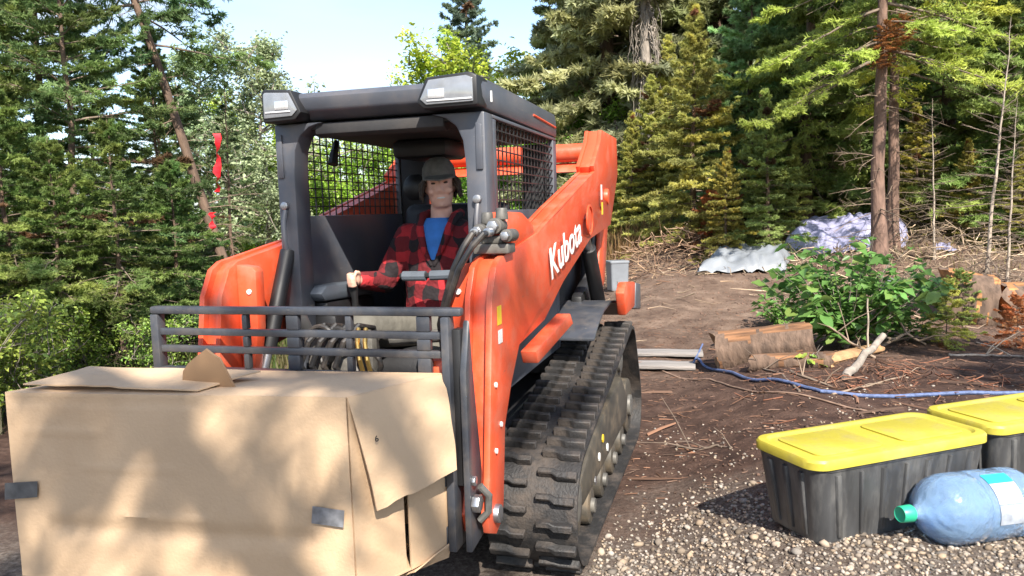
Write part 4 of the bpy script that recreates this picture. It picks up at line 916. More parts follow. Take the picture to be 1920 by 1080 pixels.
PS.location = (MO[0], MO[1], 0); PS.rotation_euler = (0, 0, math.atan2(MF[1], MF[0]))
tag(PS, 'person in red plaid jacket and dark cap sitting in the cab', 'person')
for s in (-1, 1):
    e = turn(MB().ball(hc+Vector((.083, s*.032, .012)), (.008, .013, .0055))).build('eye', 'hair', PS)
turn(MB().ball(hc+Vector((.093, 0, -.0665)), (.008, .022, .005))).build('teeth', 'white_paint', PS)
j = MB(); torso(j, .018)
for s in (-1, 1): limb(j, [SH[s], EL[s], tuple(Vector(WR[s])-Vector((.02, 0, .002)))], [.072, .060, .044])
jk = remeshed(j, 'jacket', 'plaid', PS, .011, 4)
for s in (-1, 1):      # collar and lapel either side of the open neck
    q = MB(); q.tube([(-.70, .03+s*.085, 1.545), (-.60, .03+s*.092, 1.53), (-.545, .03+s*.078, 1.47), (-.515, .03+s*.045, 1.37), (-.508, .03+s*.008, 1.29)], [.024, .024, .022, .016, .008], 8)
    q.build('lapel', 'plaid', jk, 0, 60)
q = MB(); rg = []
for z, x, w in ((1.525, -.580, .058), (1.49, -.552, .070), (1.44, -.533, .062), (1.38, -.518, .040), (1.32, -.510, .016)):
    rg.append([(x+.012*math.cos(t)-.012, .03+w*math.sin(t), z) for t in [R(-90+30*i) for i in range(7)]]+[(x-.04, .03+w*math.sin(t), z) for t in [R(90-30*i) for i in range(7)]])
q.rings(rg); q.build('tshirt', 'tshirt', PS, 0, 60)
t = MB()
for s in (-1, 1): limb(t, [HP[s], KN[s], AN[s]], [.105, .082, .068])
loft(t, [((-.61, .02, .87), (.14, 0, 0), (0, .19, 0)), ((-.61, .02, .96), (.145, 0, 0), (0, .19, 0)), ((-.62, .02, 1.04), (.13, 0, 0), (0, .178, 0))])
remeshed(t, 'trousers', 'trousers', PS, .010, 4)
for s in (-1, 1):
    f = MB(); a = Vector(AN[s]); limb(f, [a+Vector((-.01, 0, -.01)), a+Vector((.03, 0, -.05)), a+Vector((.17, 0, -.06))], [.055, .052, .044]); remeshed(f, 'boot', 'boots', PS, .010, 3)
c = MB(); rg = []
for z, k in ((.030, 1.10), (.06, 1.10), (.095, 1.03), (.125, .82), (.145, .48), (.150, .12)):
    rg.append([hc+Vector((-.005+.104*k*math.cos(6.28318*i/24), .082*k*math.sin(6.28318*i/24), z+.004)) for i in range(24)])
c.rings(rg); turn(c); cp = c.build('cap', 'cap', PS, .004, 60)
v = MB(); rg = []
for i in range(13):
    t = R(-80+160*i/12); ir = Vector((.098*math.cos(t), .082*math.sin(t), .046)); orr = Vector((.085+.092*math.cos(t)**.6 if math.cos(t) > 0 else .085, .084*math.sin(t), .018+.012*abs(math.sin(t))))
    rg.append([hc+ir, hc+orr, hc+orr+Vector((0, 0, .006)), hc+ir+Vector((0, 0, .010))])
v.rings(rg); turn(v); v.build('cap_peak', 'cap', cp, 0, 60)
hr = MB(); rd = random.Random(4)
for i in range(120):
    t = R(rd.uniform(62, 298)); p = hc+Vector((.100*math.cos(t)-.004, .085*math.sin(t), rd.uniform(.0, .04))); d = Vector((math.cos(t)*.02, math.sin(t)*.022, -rd.uniform(.03, .085)))
    hr.tube([p, p+d*.5+Vector((math.cos(t)*.008, math.sin(t)*.010, 0)), p+d+Vector((rd.uniform(-.01, .01), rd.uniform(-.01, .01), 0))], [.010, .011, .003], 5)
turn(hr); hr.build('hair', 'hair', PS, 0, 60)
# ------------------------------------------------------------------ vegetation
def unit(a): return a/np.maximum(1e-9, np.linalg.norm(a, axis=-1, keepdims=True))
def tubes_np(paths, r0, r1, n=4):
    """many thin tubes at once: paths (m,k,3)"""
    paths = np.asarray(paths, float); m, k, _ = paths.shape; d = unit(np.gradient(paths, axis=1))
    a = np.where(np.abs(d[..., 2:]) < .9, np.array([0, 0, 1.]), np.array([1., 0, 0])); e = unit(np.cross(d, a)); g = np.cross(d, e)
    t = np.linspace(0, 1, k)[None, :, None]; r = np.asarray(r0).reshape(-1, 1, 1)*(1-t)+np.asarray(r1).reshape(-1, 1, 1)*t
    V = np.stack([paths+r*(e*math.cos(6.28318*j/n)+g*math.sin(6.28318*j/n)) for j in range(n)], 2)
    idx = np.arange(m*k*n).reshape(m, k, n); F = []
    for j in range(n): q = (j+1) % n; F.append(np.stack([idx[:, :-1, j], idx[:, :-1, q], idx[:, 1:, q], idx[:, 1:, j]], -1).reshape(-1, 4))
    return V.reshape(-1, 3), np.concatenate(F)
class Kit: pass
def conifer(seed, H, base, rad, nb, tw=14, K=9, needle=.035, width=.011, colr=(.055, .095, .03), yellow=.3, brown=.03, trunk_r=None, dead=0, droop=.25, shape=.8, twl=.42, bare=0, bark='bark', up=.5):
    rg = np.random.default_rng(seed); kit = Kit(); tr = trunk_r or H*.016
    k = 18; tt = np.linspace(0, 1, k); wob = H*.006
    axis = np.stack([wob*np.cumsum(rg.normal(0, .5, k)), wob*np.cumsum(rg.normal(0, .5, k)), tt*H], -1); axis[:, :2] -= axis[0, :2]; axis[:, :2] *= tt[:, None]**.3
    q = MB(); q.tube([Vector(p) for p in axis], [tr*(1-.93*t)+(tr*.5*(1-t*12) if t < .08 else 0) for t in tt], 10); kit.trunk = q.mesh('trunk', bark, 0, 60)
    def axpos(z): return np.stack([np.interp(z, axis[:, 2], axis[:, i]) for i in range(3)], -1)
    # live branches
    t = (np.arange(nb)+rg.uniform(0, 1, nb))/nb; t = t**1.05; z = H*(base+(1-base)*t*.985)
    az = np.arange(nb)*2.39996+rg.uniform(-.5, .5, nb); L = rad*((1-t)**shape*rg.uniform(.62, 1.15, nb)+.03)
    el = np.interp(t, [0, .35, 1], [-.12-droop*.5, .05, up+.3])+rg.normal(0, .10, nb)
    h = np.stack([np.cos(az), np.sin(az), 0*az], -1); s = np.linspace(0, 1, 8)
    st = axpos(z); P = st[:, None]+h[:, None]*(L[:, None]*s*np.cos(el)[:, None])[..., None]
    P[..., 2] += L[:, None]*(np.sin(el)[:, None]*s-droop*s**2*(1-t)[:, None]+.55*droop*s**4*(1-t)[:, None])
    P += rg.normal(0, .012, P.shape)*L[:, None, None]*s[None, :, None]
    br = [tubes_np(P, np.maximum(.004, L*.013), .0018, 5)]
    # side twigs: in the plane of the branch, shorter towards its tip
    TW = []; TD = []; TL = []; TN = []; TB = []
    for i in range(nb):
        n = max(5, int(tw*(.35+.65*L[i]/rad)*1.6)); ss_ = np.concatenate([rg.uniform(.12 if bare == 0 else bare, 1, n), [1.0]]); sd_ = rg.choice([-1, 1], n+1)
        p = np.stack([np.interp(ss_, s, P[i, :, c]) for c in range(3)], -1); d = np.stack([np.interp(ss_, s, unit(np.gradient(P[i], axis=0))[:, c]) for c in range(3)], -1)
        side = unit(np.cross(d, np.array([0, 0, 1.]))); a = rg.uniform(.55, 1.05, n+1); a[-1] = 0
        td = d*np.cos(a)[:, None]+side*(np.sin(a)*sd_)[:, None]; td[:, 2] += rg.normal(-.10*droop, .13, n+1); td = unit(td)
        l = L[i]*twl*(1.12-.75*ss_)*rg.uniform(.6, 1.2, n+1); l[-1] = L[i]*.13
        TW.append(p); TD.append(td); TL.append(l); TN.append(unit(np.cross(td, np.cross(np.array([0, 0, 1.]), td)+1e-6)+rg.normal(0, .25, td.shape))); TB.append(np.full(n+1, i))
    TW, TD, TL, TN, TB = map(np.concatenate, (TW, TD, TL, TN, TB))
    # secondary twiglets
    m = len(TW); f = rg.uniform(.25, .9, (m, 3)); sg = np.where(rg.uniform(0, 1, (m, 3)) > .5, 1, -1); sB = unit(np.cross(TD, TN))
    P2 = (TW[:, None]+TD[:, None]*(TL[:, None]*f)[..., None]).reshape(-1, 3); D2 = unit((TD[:, None]*.75+sB[:, None]*sg[..., None]*.65+rg.normal(0, .12, (m, 3, 3)))).reshape(-1, 3)
    L2 = (TL[:, None]*(1-f)*rg.uniform(.45, .85, (m, 3))).reshape(-1)+.02
    A = np.concatenate([TW, P2]); D_ = np.concatenate([TD, D2]); LL = np.concatenate([TL, L2]); NN = np.concatenate([TN, np.repeat(TN, 3, 0)]); BB = np.concatenate([TB, np.repeat(TB, 3)])
    pts = np.stack([A, A+D_*LL[:, None]*.55, A+D_*LL[:, None]+np.array([0, 0, -.02])*LL[:, None]], 1)
    sel = slice(0, m); br.append(tubes_np(pts[sel], .0022+TL*.004, .001, 3))
    V = []; F = []; off = 0
    for v, ff in br: V.append(v); F.append(ff+off); off += len(v)
    kit.branches = npmesh('branches', np.concatenate(V), np.concatenate(F), 'dark_twig', smooth=True)
    # needles
    if K:
        M_ = len(A); kk = (np.arange(K)+.5)/K; B = unit(np.cross(D_, NN))
        pos = A[:, None]+D_[:, None]*(LL[:, None]*kk[None])[..., None]; pos[..., 2] -= (.02*LL[:, None]*kk[None]**2)
        Vn = []; pick = []
        base_c = np.array(colr); bri = rg.uniform(.62, 1.35, (nb,))[BB]*rg.uniform(.75, 1.25, M_); ye = (rg.uniform(0, 1, nb)**2*yellow)[BB]+rg.uniform(0, .15, M_)*yellow
        C = base_c*bri[:, None]*(1-ye[:, None])+np.array([.40, .37, .09])*bri[:, None]*ye[:, None]
        bn = rg.uniform(0, 1, nb)[BB] < brown; C[bn] = np.array([.17, .088, .045])*bri[bn, None]
        cols = []
        for sgn in (-1, 1):
            j = rg.normal(0, .22, (M_, K, 3)); nl = needle*rg.uniform(.7, 1.25, (M_, K, 1))
            ph = rg.normal(0, .75, (M_, K, 1)); nd = unit(D_[:, None]*.62+(B[:, None]*np.cos(ph)*sgn+NN[:, None]*np.sin(ph))*.80+j)*nl
            w = D_[:, None]*width*rg.uniform(.8, 1.3, (M_, K, 1))*.5+NN[:, None]*rg.normal(0, width*.25, (M_, K, 1))
            Vn.append(np.stack([pos-w*1.1, pos+w*1.1, pos+nd*1.05], 2)); cols.append(np.repeat(C[:, None], K, 1))
        Vn = np.stack(Vn, 0); n4 = 2*M_*K; cols = np.repeat(np.stack(cols, 0).reshape(n4, 3), 3, 0)
        kit.needles = npmesh('crown', Vn.reshape(-1, 3), np.arange(n4*3).reshape(n4, 3), 'foliage', cols)
    else: kit.needles = None
    # dead stubs below the crown
    kit.dead = None
    if dead:
        z = rg.uniform(.06*H, H*(base+.12), dead); az = rg.uniform(0, 6.28, dead); l = rad*rg.uniform(.12, .62, dead); h = np.stack([np.cos(az), np.sin(az), rg.normal(-.05, .22, dead)], -1); st = axpos(z)
        s = np.linspace(0, 1, 5); pp = st[:, None]+h[:, None]*(l[:, None]*s)[..., None]; pp[..., 2] -= .18*l[:, None]*s**2; pp += rg.normal(0, .02, pp.shape)*l[:, None, None]*s[None, :, None]
        V1, F1 = tubes_np(pp, .004+l*.006, .0015, 4)
        f = rg.uniform(.3, .95, (dead, 7)); q0 = st[:, None]+h[:, None]*(l[:, None]*f)[..., None]; q0[..., 2] -= .18*l[:, None]*f**2; dd = unit(h[:, None]*.6+rg.normal(0, .5, (dead, 7, 3))); q1 = q0+dd*(l[:, None]*rg.uniform(.1, .35, (dead, 7)))[..., None]
        pp2 = np.stack([q0, (q0+q1)/2, q1], 2).reshape(-1, 3, 3); V2, F2 = tubes_np(pp2, .0028, .001, 3)
        kit.dead = npmesh('dead_branches', np.concatenate([V1, V2]), np.concatenate([F1, F2+len(V1)]), 'dead_twig', smooth=True)
    return kit
def leaf_quads(P, N, D, l, w, C, fold=.25):
    """pointed leaves as two folded halves: P base, D along, N normal"""
    D = unit(D); N = unit(N-D*(N*D).sum(-1, keepdims=True)); B = np.cross(D, N); l = l[:, None]; w = w[:, None]
    V = np.stack([P, P+D*l*.45+B*w*.5+N*w*fold, P+D*l-N*l*.12, P+D*l*.45-B*w*.5+N*w*fold], 1); n = len(P)
    i = np.arange(n)[:, None]*4; F = np.concatenate([i+np.array([[0, 1, 2]]), i+np.array([[0, 2, 3]])]); return V.reshape(-1, 3), F, np.repeat(C, 4, 0)
def broadleaf(seed, H, rad, nleaf, lsize=.07, colr=(.10, .15, .03), trunk=True, base=.2, stems=1, bark='bark_grey', spread=1.0, yellow=.3):
    rg = np.random.default_rng(seed); kit = Kit(); q = MB(); tips = []; paths = []
    for s in range(stems):
        a = rg.uniform(0, 6.28); lean = rg.uniform(.05, .25)*spread if stems > 1 else .04; hh = H*rg.uniform(.8, .97); k = 9
        pts = [Vector((math.cos(a)*lean*hh*(i/k)**1.3+rg.normal(0, .012)*hh*(i > 0), math.sin(a)*lean*hh*(i/k)**1.3+rg.normal(0, .012)*hh*(i > 0), hh*i/k)) for i in range(k+1)]
        r0 = H*.014/math.sqrt(stems)+.006; q.tube(pts, [r0*(1-.9*i/k) for i in range(k+1)], 8)
        nb = max(6, int(34/stems))
        for b in range(nb):
            t = base+(1-base)*(b+rg.uniform(0, 1))/nb; i = min(k-1, int(t*k)); p = pts[i].lerp(pts[i+1], t*k-i); az = rg.uniform(0, 6.28); el = rg.uniform(.1, .8)
            l = rad*rg.uniform(.45, 1.0)*math.sqrt(max(.05, 1-((t-.45)/.62)**2)); d = np.array([math.cos(az)*math.cos(el), math.sin(az)*math.cos(el), math.sin(el)]); p = np.array(p)
            s5 = np.linspace(0, 1, 5)[:, None]; path = p+d*l*s5+np.array([0, 0, -.15])*l*s5**2+rg.normal(0, .03, (5, 3))*l*s5; paths.append(path)
            for _ in range(5):
                f = rg.uniform(.35, 1); o = p+d*l*f-np.array([0, 0, .15])*l*f*f; e = o+rg.normal(0, .28, 3)*l+np.array([0, 0, .08])*l; paths.append(o+(e-o)*s5+rg.normal(0, .02, (5, 3))*l*s5); tips.append((o, e))
    kit.trunk = q.mesh('trunk', bark, 0, 60); V, F = tubes_np(np.array(paths), H*.004+.002, .0015, 4); kit.branches = npmesh('branches', V, F, bark, smooth=True)
    tips = np.array(tips); ci = rg.integers(0, len(tips), nleaf); f = rg.uniform(.1, 1.1, nleaf)[:, None]; P = tips[ci, 0]*(1-f)+tips[ci, 1]*f+rg.normal(0, .04+.03*rad, (nleaf, 3))
    D_ = unit(rg.normal(0, 1, (nleaf, 3))*np.array([1, 1, .5])+np.array([0, 0, -.15])); N = unit(rg.normal(0, .55, (nleaf, 3))+np.array([0, 0, 1.]))
    br = rg.uniform(.6, 1.4, len(tips))[ci]*rg.uniform(.75, 1.3, nleaf); ye = (rg.uniform(0, 1, len(tips))[ci]*yellow)[:, None]
    C = (np.array(colr)*(1-ye)+np.array([.33, .33, .05])*ye)*br[:, None]; l = lsize*rg.uniform(.6, 1.3, nleaf)
    V, F, C = leaf_quads(P, N, D_, l, l*.58, C); kit.needles = npmesh('crown', V, F, 'leafmat', C); kit.dead = None
    return kit
def plant(kit, name, label, cat, loc, s=1.0, rz=0, tint=(1, 1, 1), group=None, lean=(0, 0), bark=None):
    r = empty(name, loc); r.rotation_euler = (Matrix.Rotation(lean[1], 3, 'Y') @ Matrix.Rotation(lean[0], 3, 'X') @ Matrix.Rotation(rz, 3, 'Z')).to_euler(); r.scale = (s, s, s); tag(r, label, cat, group)
    link('trunk', kit.trunk, r); link('branches', kit.branches, r)['kind'] = 'stuff'
    if kit.needles: o = link('crown', kit.needles, r); o.color = (*[c*1.4 for c in tint], 1); o['kind'] = 'stuff'
    if kit.dead: link('dead_branches', kit.dead, r)['kind'] = 'stuff'
    return r
def tree_at(kit, H0, name, label, cat, u, y, H, rz=0, tint=(1, 1, 1), group=None, lean=(0, 0)):
    p = col_at(u, y); return plant(kit, name, label, cat, (p.x, p.y, p.z-.03), H/H0, rz, tint, group, lean)

firA = conifer(1, 8, .10, 1.9, 120, tw=17, K=11, needle=.09, width=.029, dead=14, droop=.30, colr=(.12, .18, .065))
firB = conifer(2, 3, .30, .95, 64, tw=12, K=9, needle=.040, width=.013, dead=26, droop=.15, colr=(.10, .16, .045))
firC = conifer(3, 15, .06, 3.2, 190, tw=17, K=8, needle=.20, width=.08, dead=10, droop=.42, colr=(.20, .235, .13), brown=.012)
firD = conifer(4, 9, .34, 1.9, 62, tw=13, K=9, needle=.07, width=.022, dead=46, droop=.35, colr=(.14, .19, .06), bark='bark_red', brown=.05, trunk_r=.105)
firY = conifer(5, 4.5, .04, 1.35, 115, tw=14, K=9, needle=.06, width=.021, droop=.22, colr=(.29, .31, .10), yellow=.6, brown=.02, dead=6, shape=.9)
firT = conifer(6, 14, .04, 2.9, 180, tw=11, K=6, needle=.17, width=.07, droop=.25, colr=(.15, .19, .13), yellow=.2)
firS = conifer(31, 8, .12, 1.5, 84, tw=12, K=9, needle=.07, width=.022, dead=20, droop=.32, colr=(.11, .17, .06), yellow=.45, trunk_r=.075, brown=.008)
firN = conifer(33, 6, .07, 1.75, 100, tw=15, K=9, needle=.055, width=.016, dead=16, droop=.24, colr=(.105, .165, .06), yellow=.4, trunk_r=.06, brown=.008)
firL = conifer(32, 9, .40, 1.5, 46, tw=11, K=9, needle=.07, width=.02, dead=44, droop=.3, colr=(.11, .165, .07), trunk_r=.075, bark='bark', brown=.0)
snag = conifer(7, 3.6, .12, .75, 70, tw=9, K=0, dead=40, droop=.2, bark='bark_pale', trunk_r=.030)
snagd = conifer(8, 4.5, .25, .8, 60, tw=9, K=4, needle=.05, width=.012, dead=50, droop=.3, bark='bark', trunk_r=.045, bare=.45, colr=(.08, .12, .05))
pole = conifer(9, 4.5, .30, .62, 26, tw=4, K=3, needle=.05, width=.012, dead=16, droop=.35, trunk_r=.05, colr=(.08, .12, .05))  # unseen tree kit, thinned so its trunk casts shade streaks on the box
decA = broadleaf(11, 6, 1.7, 13000, .10, (.25, .30, .18), bark='bark_grey', yellow=.15)
decB = broadleaf(12, 4, 1.7, 15000, .095, (.22, .32, .045), stems=5, base=.05, spread=2.0, yellow=.5)
shrubL = broadleaf(13, 1.6, .62, 3600, .075, (.16, .24, .055), stems=9, base=.08, spread=2.6, yellow=.6, bark='bark_grey')
bushF = conifer(14, 1.2, .02, .62, 46, tw=11, K=9, needle=.030, width=.010, droop=.2, colr=(.22, .27, .08), yellow=.5, shape=.5, trunk_r=.012)
LG = 'trees along the left of the clearing'; RG = 'trees on the slope at right'; MG = 'trees beyond the loader'
# left side
tree_at(firB, 3, 'young_fir', 'young fir with bare brown lower stem just left of the fork guard', 'tree', 240, 7.6, 2.6, .4, group=LG)
tree_at(firS, 8, 'fir_tree', 'tall dark fir left of the leaning trunk, stem bare near mid height', 'tree', 104, 9.6, 7.5, 1.0, (.9, 1, 1.0), LG)
tree_at(firL, 9, 'fir_tree', 'fir with a leaning bare trunk slanting up to the left beside the cab', 'tree', 470, 10.2, 9.5, 2.0, (.7, .9, .9), LG, (0, R(-15.5)))
tree_at(snagd, 4.5, 'fir_tree', 'thin dark sparse young fir just left of the cab post', 'tree', 449, 12, 3.7, .3, (.9, 1, 1), LG)
tree_at(decA, 6, 'leafy_tree', 'pale leafy tree showing above the left work light', 'tree', 505, 16, 5.5, .8, (1.0, 1.0, 1.0), LG)
tree_at(decA, 6, 'leafy_tree', 'pale leafy tree behind the thin dark fir', 'tree', 415, 17, 5.4, 2.8, (.9, 1.0, .95), LG)
tree_at(firS, 8, 'fir_tree', 'dark fir at the left edge, in front of the tall firs', 'tree', -30, 8.2, 6.0, 2.2, (.9, 1, 1), LG)
tree_at(firS, 8, 'fir_tree', 'dark green fir with low branches between the tall fir and the young fir', 'tree', 205, 11.5, 5.2, 3.6, (.85, 1, 1.1), LG)
tree_at(firS, 8, 'fir_tree', 'shorter dark fir whose top ends beside the leaning trunk', 'tree', 330, 12.0, 4.6, 5.1, (.8, 1, 1.1), LG)
tree_at(firS, 8, 'fir_tree', 'tall fir behind the others at the upper left corner', 'tree', 30, 14.5, 7.2, 4.0, (.75, .95, 1.1), LG)
tree_at(firB, 3, 'young_fir', 'young fir with feathery green boughs left of the bare stemmed young fir', 'tree', 130, 7.4, 2.4, 2.4, (1, 1, 1), LG)
tree_at(firN, 6, 'fir_tree', 'soft needled fir filling the gap above the low leafy shrubs at left', 'tree', 165, 8.6, 5.6, .8, (.85, .95, 1), LG)
tree_at(firN, 6, 'fir_tree', 'soft needled fir at the left edge reaching the top corner', 'tree', -10, 8.9, 6.3, 2.9, (.85, .95, 1), LG)
tree_at(firN, 6, 'fir_tree', 'soft needled low fir behind the red ribbons', 'tree', 322, 10.5, 4.2, 5.0, (.85, .95, 1.05), LG)
tree_at(firB, 3, 'young_fir', 'young fir rising from the shrubs at the left edge', 'tree', 40, 7.6, 3.0, 4.4, (.95, 1, 1), LG)
tree_at(firB, 3, 'young_fir', 'young fir partly hidden behind the left end of the fork guard', 'tree', 345, 8.6, 2.3, .9, (.8, .95, 1), LG)
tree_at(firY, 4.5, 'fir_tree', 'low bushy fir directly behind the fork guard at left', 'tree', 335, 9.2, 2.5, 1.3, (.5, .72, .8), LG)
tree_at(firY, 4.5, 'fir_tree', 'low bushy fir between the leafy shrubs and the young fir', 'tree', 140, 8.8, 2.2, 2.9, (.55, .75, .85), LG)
for u, y, H, rz, t, lab in ((15, 6.2, 1.0, .3, (1, 1, 1), 'leafy yellow green shrub at the left edge above the box'), (95, 6.8, .8, 1.9, (.9, 1, 1), 'leafy shrub beside the left edge shrub, lower and darker'),
                            (-80, 5.6, 1.1, 4.0, (1, 1, 1), 'leafy shrub cut off by the left edge, nearest to the camera'), (180, 7.4, .75, 2.5, (.85, .95, .9), 'low leafy shrub at the foot of the young fir'), (295, 7.2, .7, 5.2, (.75, .9, .9), 'low leafy shrub behind the left end of the fork guard')):
    tree_at(shrubL, 1.6, 'leafy_shrub', lab, 'shrub', u, y, H, rz, t, 'leafy shrubs at left')
# beyond the loader
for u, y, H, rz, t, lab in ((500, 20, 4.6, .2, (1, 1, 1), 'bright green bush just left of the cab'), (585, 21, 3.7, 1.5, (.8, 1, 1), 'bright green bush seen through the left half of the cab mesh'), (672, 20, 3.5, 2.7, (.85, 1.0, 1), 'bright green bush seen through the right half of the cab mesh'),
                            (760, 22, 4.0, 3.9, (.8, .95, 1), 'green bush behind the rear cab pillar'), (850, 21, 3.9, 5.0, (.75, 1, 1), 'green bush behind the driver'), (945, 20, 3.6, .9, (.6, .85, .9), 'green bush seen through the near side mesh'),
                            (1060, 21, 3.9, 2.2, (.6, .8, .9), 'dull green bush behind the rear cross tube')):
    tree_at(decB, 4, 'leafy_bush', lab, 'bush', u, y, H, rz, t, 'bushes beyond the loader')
tree_at(decB, 4, 'leafy_tree', 'bright yellow green tree rising behind the cab roof', 'tree', 868, 27, 7.3, 1.1, (1.15, 1.1, 1), MG)
tree_at(decB, 4, 'leafy_tree', 'pale yellow green tree between cab roof and big firs', 'tree', 1010, 30, 7.6, 2.4, (1.1, 1.05, 1.3), MG)
tree_at(firT, 14, 'spruce_tree', 'lone tall spruce standing against the sky above the cab', 'tree', 884, 42, 15.5, 1.2, (.9, 1, 1.15), MG)
# right side
tree_at(firC, 15, 'fir_tree', 'huge old grey green fir right of the sky gap', 'tree', 1150, 21, 15, .5, (1.25, 1.15, 1.25), RG)
tree_at(firC, 15, 'fir_tree', 'huge dark fir behind the dead hanging roots', 'tree', 1335, 22, 17, 2.6, (1.0, 1.0, 1.0), RG)
tree_at(firC, 15, 'fir_tree', 'pale green fir just right of the rear cab corner', 'tree', 1085, 24, 11.0, 4.4, (1.25, 1.2, 1.1), RG)
tree_at(firY, 4.5, 'fir_tree', 'sunlit yellow green fir in front of the dead hanging roots', 'tree', 1300, 14.5, 4.5, .4, (1.05, 1, 1), RG)
tree_at(firY, 4.5, 'fir_tree', 'blue green pointed fir right of the sunlit yellow fir', 'tree', 1405, 15.5, 5.6, 1.9, (.75, 1.1, 1.6), RG)
tree_at(firY, 4.5, 'fir_tree', 'low yellowish fir right of the rear arm', 'tree', 1225, 17, 3.4, 3.3, (1.0, 1.0, 1), RG)
tree_at(firY, 4.5, 'fir_tree', 'low dark green fir above the grey tarp', 'tree', 1440, 13.2, 2.9, 4.6, (.8, .95, 1.0), RG)
tree_at(firA, 8, 'fir_tree', 'green fir between the pointed fir and the red brown trunk', 'tree', 1510, 14.5, 8.2, .9, (1.05, 1.05, .9), RG)
rt = tree_at(firD, 9, 'fir_tree', 'fir with a straight red brown trunk behind the leafy bush', 'tree', 1648, 11.0, 9.0, 3.0, (1.6, 1.5, .95), RG)
for (dx, dz, sc) in ((.0, 3.15, .42), (.2, 3.3, .34), (-.06, 2.95, .3)):
    o = link('rusty_clump', bushF.needles, rt); o.location = Matrix.Rotation(-3.0, 3, 'Z') @ Vector((dx, -.15, dz)); o.scale = (sc, sc, sc*.8); o.color = (1.5, .62, .8, 1); o['label'] = 'clump of rust red dead needles'
tree_at(firD, 9, 'fir_tree', 'fir with grey trunk close behind the red brown trunk', 'tree', 1672, 12.3, 8.4, 5.3, (1.1, 1.15, 1), RG)
tree_at(firA, 8, 'fir_tree', 'dense green fir right of the paired trunks', 'tree', 1775, 14.5, 9.0, 2.0, (.95, 1, .95), RG)
tree_at(firA, 8, 'fir_tree', 'broad fir at the right edge behind the bare saplings', 'tree', 1925, 12.8, 7.5, 4.2, (1.1, 1.1, .9), RG)
tree_at(firA, 8, 'fir_tree', 'dark fir deep between the grey trunk and the dense green fir', 'tree', 1590, 18.5, 10.5, 5.6, (.75, .85, .9), RG)
tree_at(firA, 8, 'fir_tree', 'dark fir far behind the broad right edge fir', 'tree', 1850, 19, 11, .2, (.8, .9, .9), RG)
tree_at(firY, 4.5, 'fir_tree', 'small yellow green fir under the paired trunks', 'tree', 1580, 15, 2.6, 2.4, (.95, .95, .95), RG)
tree_at(snag, 3.6, 'bare_sapling', 'tall bare pale sapling before the broken orange stump', 'sapling', 1842, 9.0, 3.4, .6, group='bare saplings', lean=(0, R(2)))
tree_at(snag, 3.6, 'bare_sapling', 'shorter bare sapling nearest the right edge', 'sapling', 1884, 8.8, 2.5, 2.2, group='bare saplings')
tree_at(snag, 3.6, 'bare_sapling', 'thin dark bare sapling between the paired trunks and the tall pale sapling', 'sapling', 1752, 11.4, 2.4, 4.1, group='bare saplings')
tree_at(bushF, 1.2, 'fir_seedling', 'small feathery yellow green fir right of the leafy bush', 'fir', 1775, 7.2, .62, .5, (1.2, 1.1, .9))
tree_at(bushF, 1.2, 'fir_seedling', 'small green fir at the foot of the tall pale sapling', 'fir', 1800, 8.4, .60, 2.0, (.7, .8, .8))
tree_at(bushF, 1.2, 'fir_seedling', 'rusty dead fir seedling at the right edge behind the totes', 'fir', 1905, 7.0, .50, 3.2, (1.5, .55, .8))
tree_at(bushF, 1.2, 'fir_seedling', 'rust brown dead fir bush under the sunlit yellow fir', 'fir', 1335, 14.0, 1.1, 1.2, (1.6, .55, .8))
for u, y, H, rz, t, lab in ((1185, 16.5, 2.8, .7, (1.1, 1.05, 1.0), 'sunlit bushy fir just right of the rear arm'), (1360, 13.2, 2.0, 1.8, (1.15, 1.0, .9), 'low golden fir over the dark brush behind the grey tarp'), (1490, 13.6, 1.9, 3.1, (.9, .95, .9), 'low olive fir behind the lavender tarp'),
                            (1718, 13.5, 2.2, 4.2, (1.1, 1.0, .9), 'golden olive fir just right of the paired trunks'), (1812, 12.6, 1.7, 5.5, (1.15, 1.0, 1.0), 'low straw green fir behind the tall pale sapling'), (1915, 11.6, 1.8, .2, (1.1, 1.0, .95), 'low straw green fir at the right edge above the split trunk'), (1255, 18.5, 3.9, 2.9, (1.2, 1.15, 1.2), 'pale green fir behind the low yellowish fir')):
    tree_at(firY, 4.5, 'fir_tree', lab, 'tree', u, y, H, rz, t, RG)
# unseen trees around the camera, added to streak the box and shade the clearing
for i, (x, y, H, rz, k, h0, ln) in enumerate(SHADERS):
    plant({'A': firA, 'D': firD, 'S': pole}[k], 'fir_tree', ['fir standing behind the camera at right', 'fir standing far behind the camera', 'fir standing to the right of the camera', 'fir standing right of the totes out of view', 'fir behind the camera on the left'][i], 'tree', (x, y, tz(x, y)-.03), H/h0, rz, (1, 1, 1), 'trees around the camera', (0, R(ln)))

# distant wood as one mass
def merged(kit, places, name, mats, attr='needles'):
    src = getattr(kit, attr); n = len(src.vertices); V0 = np.empty(n*3, np.float32); src.vertices.foreach_get('co', V0); V0 = V0.reshape(-1, 3)
    c = np.empty(n*4, np.float32); src.attributes['tint'].data.foreach_get('color', c); c = c.reshape(-1, 4)[:, :3]; Vs = []; Cs = []
    for (x, y, s, a, t) in places:
        ca, sa = math.cos(a), math.sin(a); V = V0*s; Vs.append(np.stack([V[:, 0]*ca-V[:, 1]*sa+x, V[:, 0]*sa+V[:, 1]*ca+y, V[:, 2]+tz(x, y)-.1], -1)); Cs.append(c*np.array(t))
    k = len(src.polygons[0].vertices); m = n*len(places); return npmesh(name, np.concatenate(Vs), np.arange(m).reshape(-1, k), mats, np.concatenate(Cs))
far = conifer(21, 14, .03, 2.9, 66, tw=9, K=4, needle=.36, width=.16, droop=.35, colr=(.17, .21, .095), yellow=.35)
rd = random.Random(3); pl = []
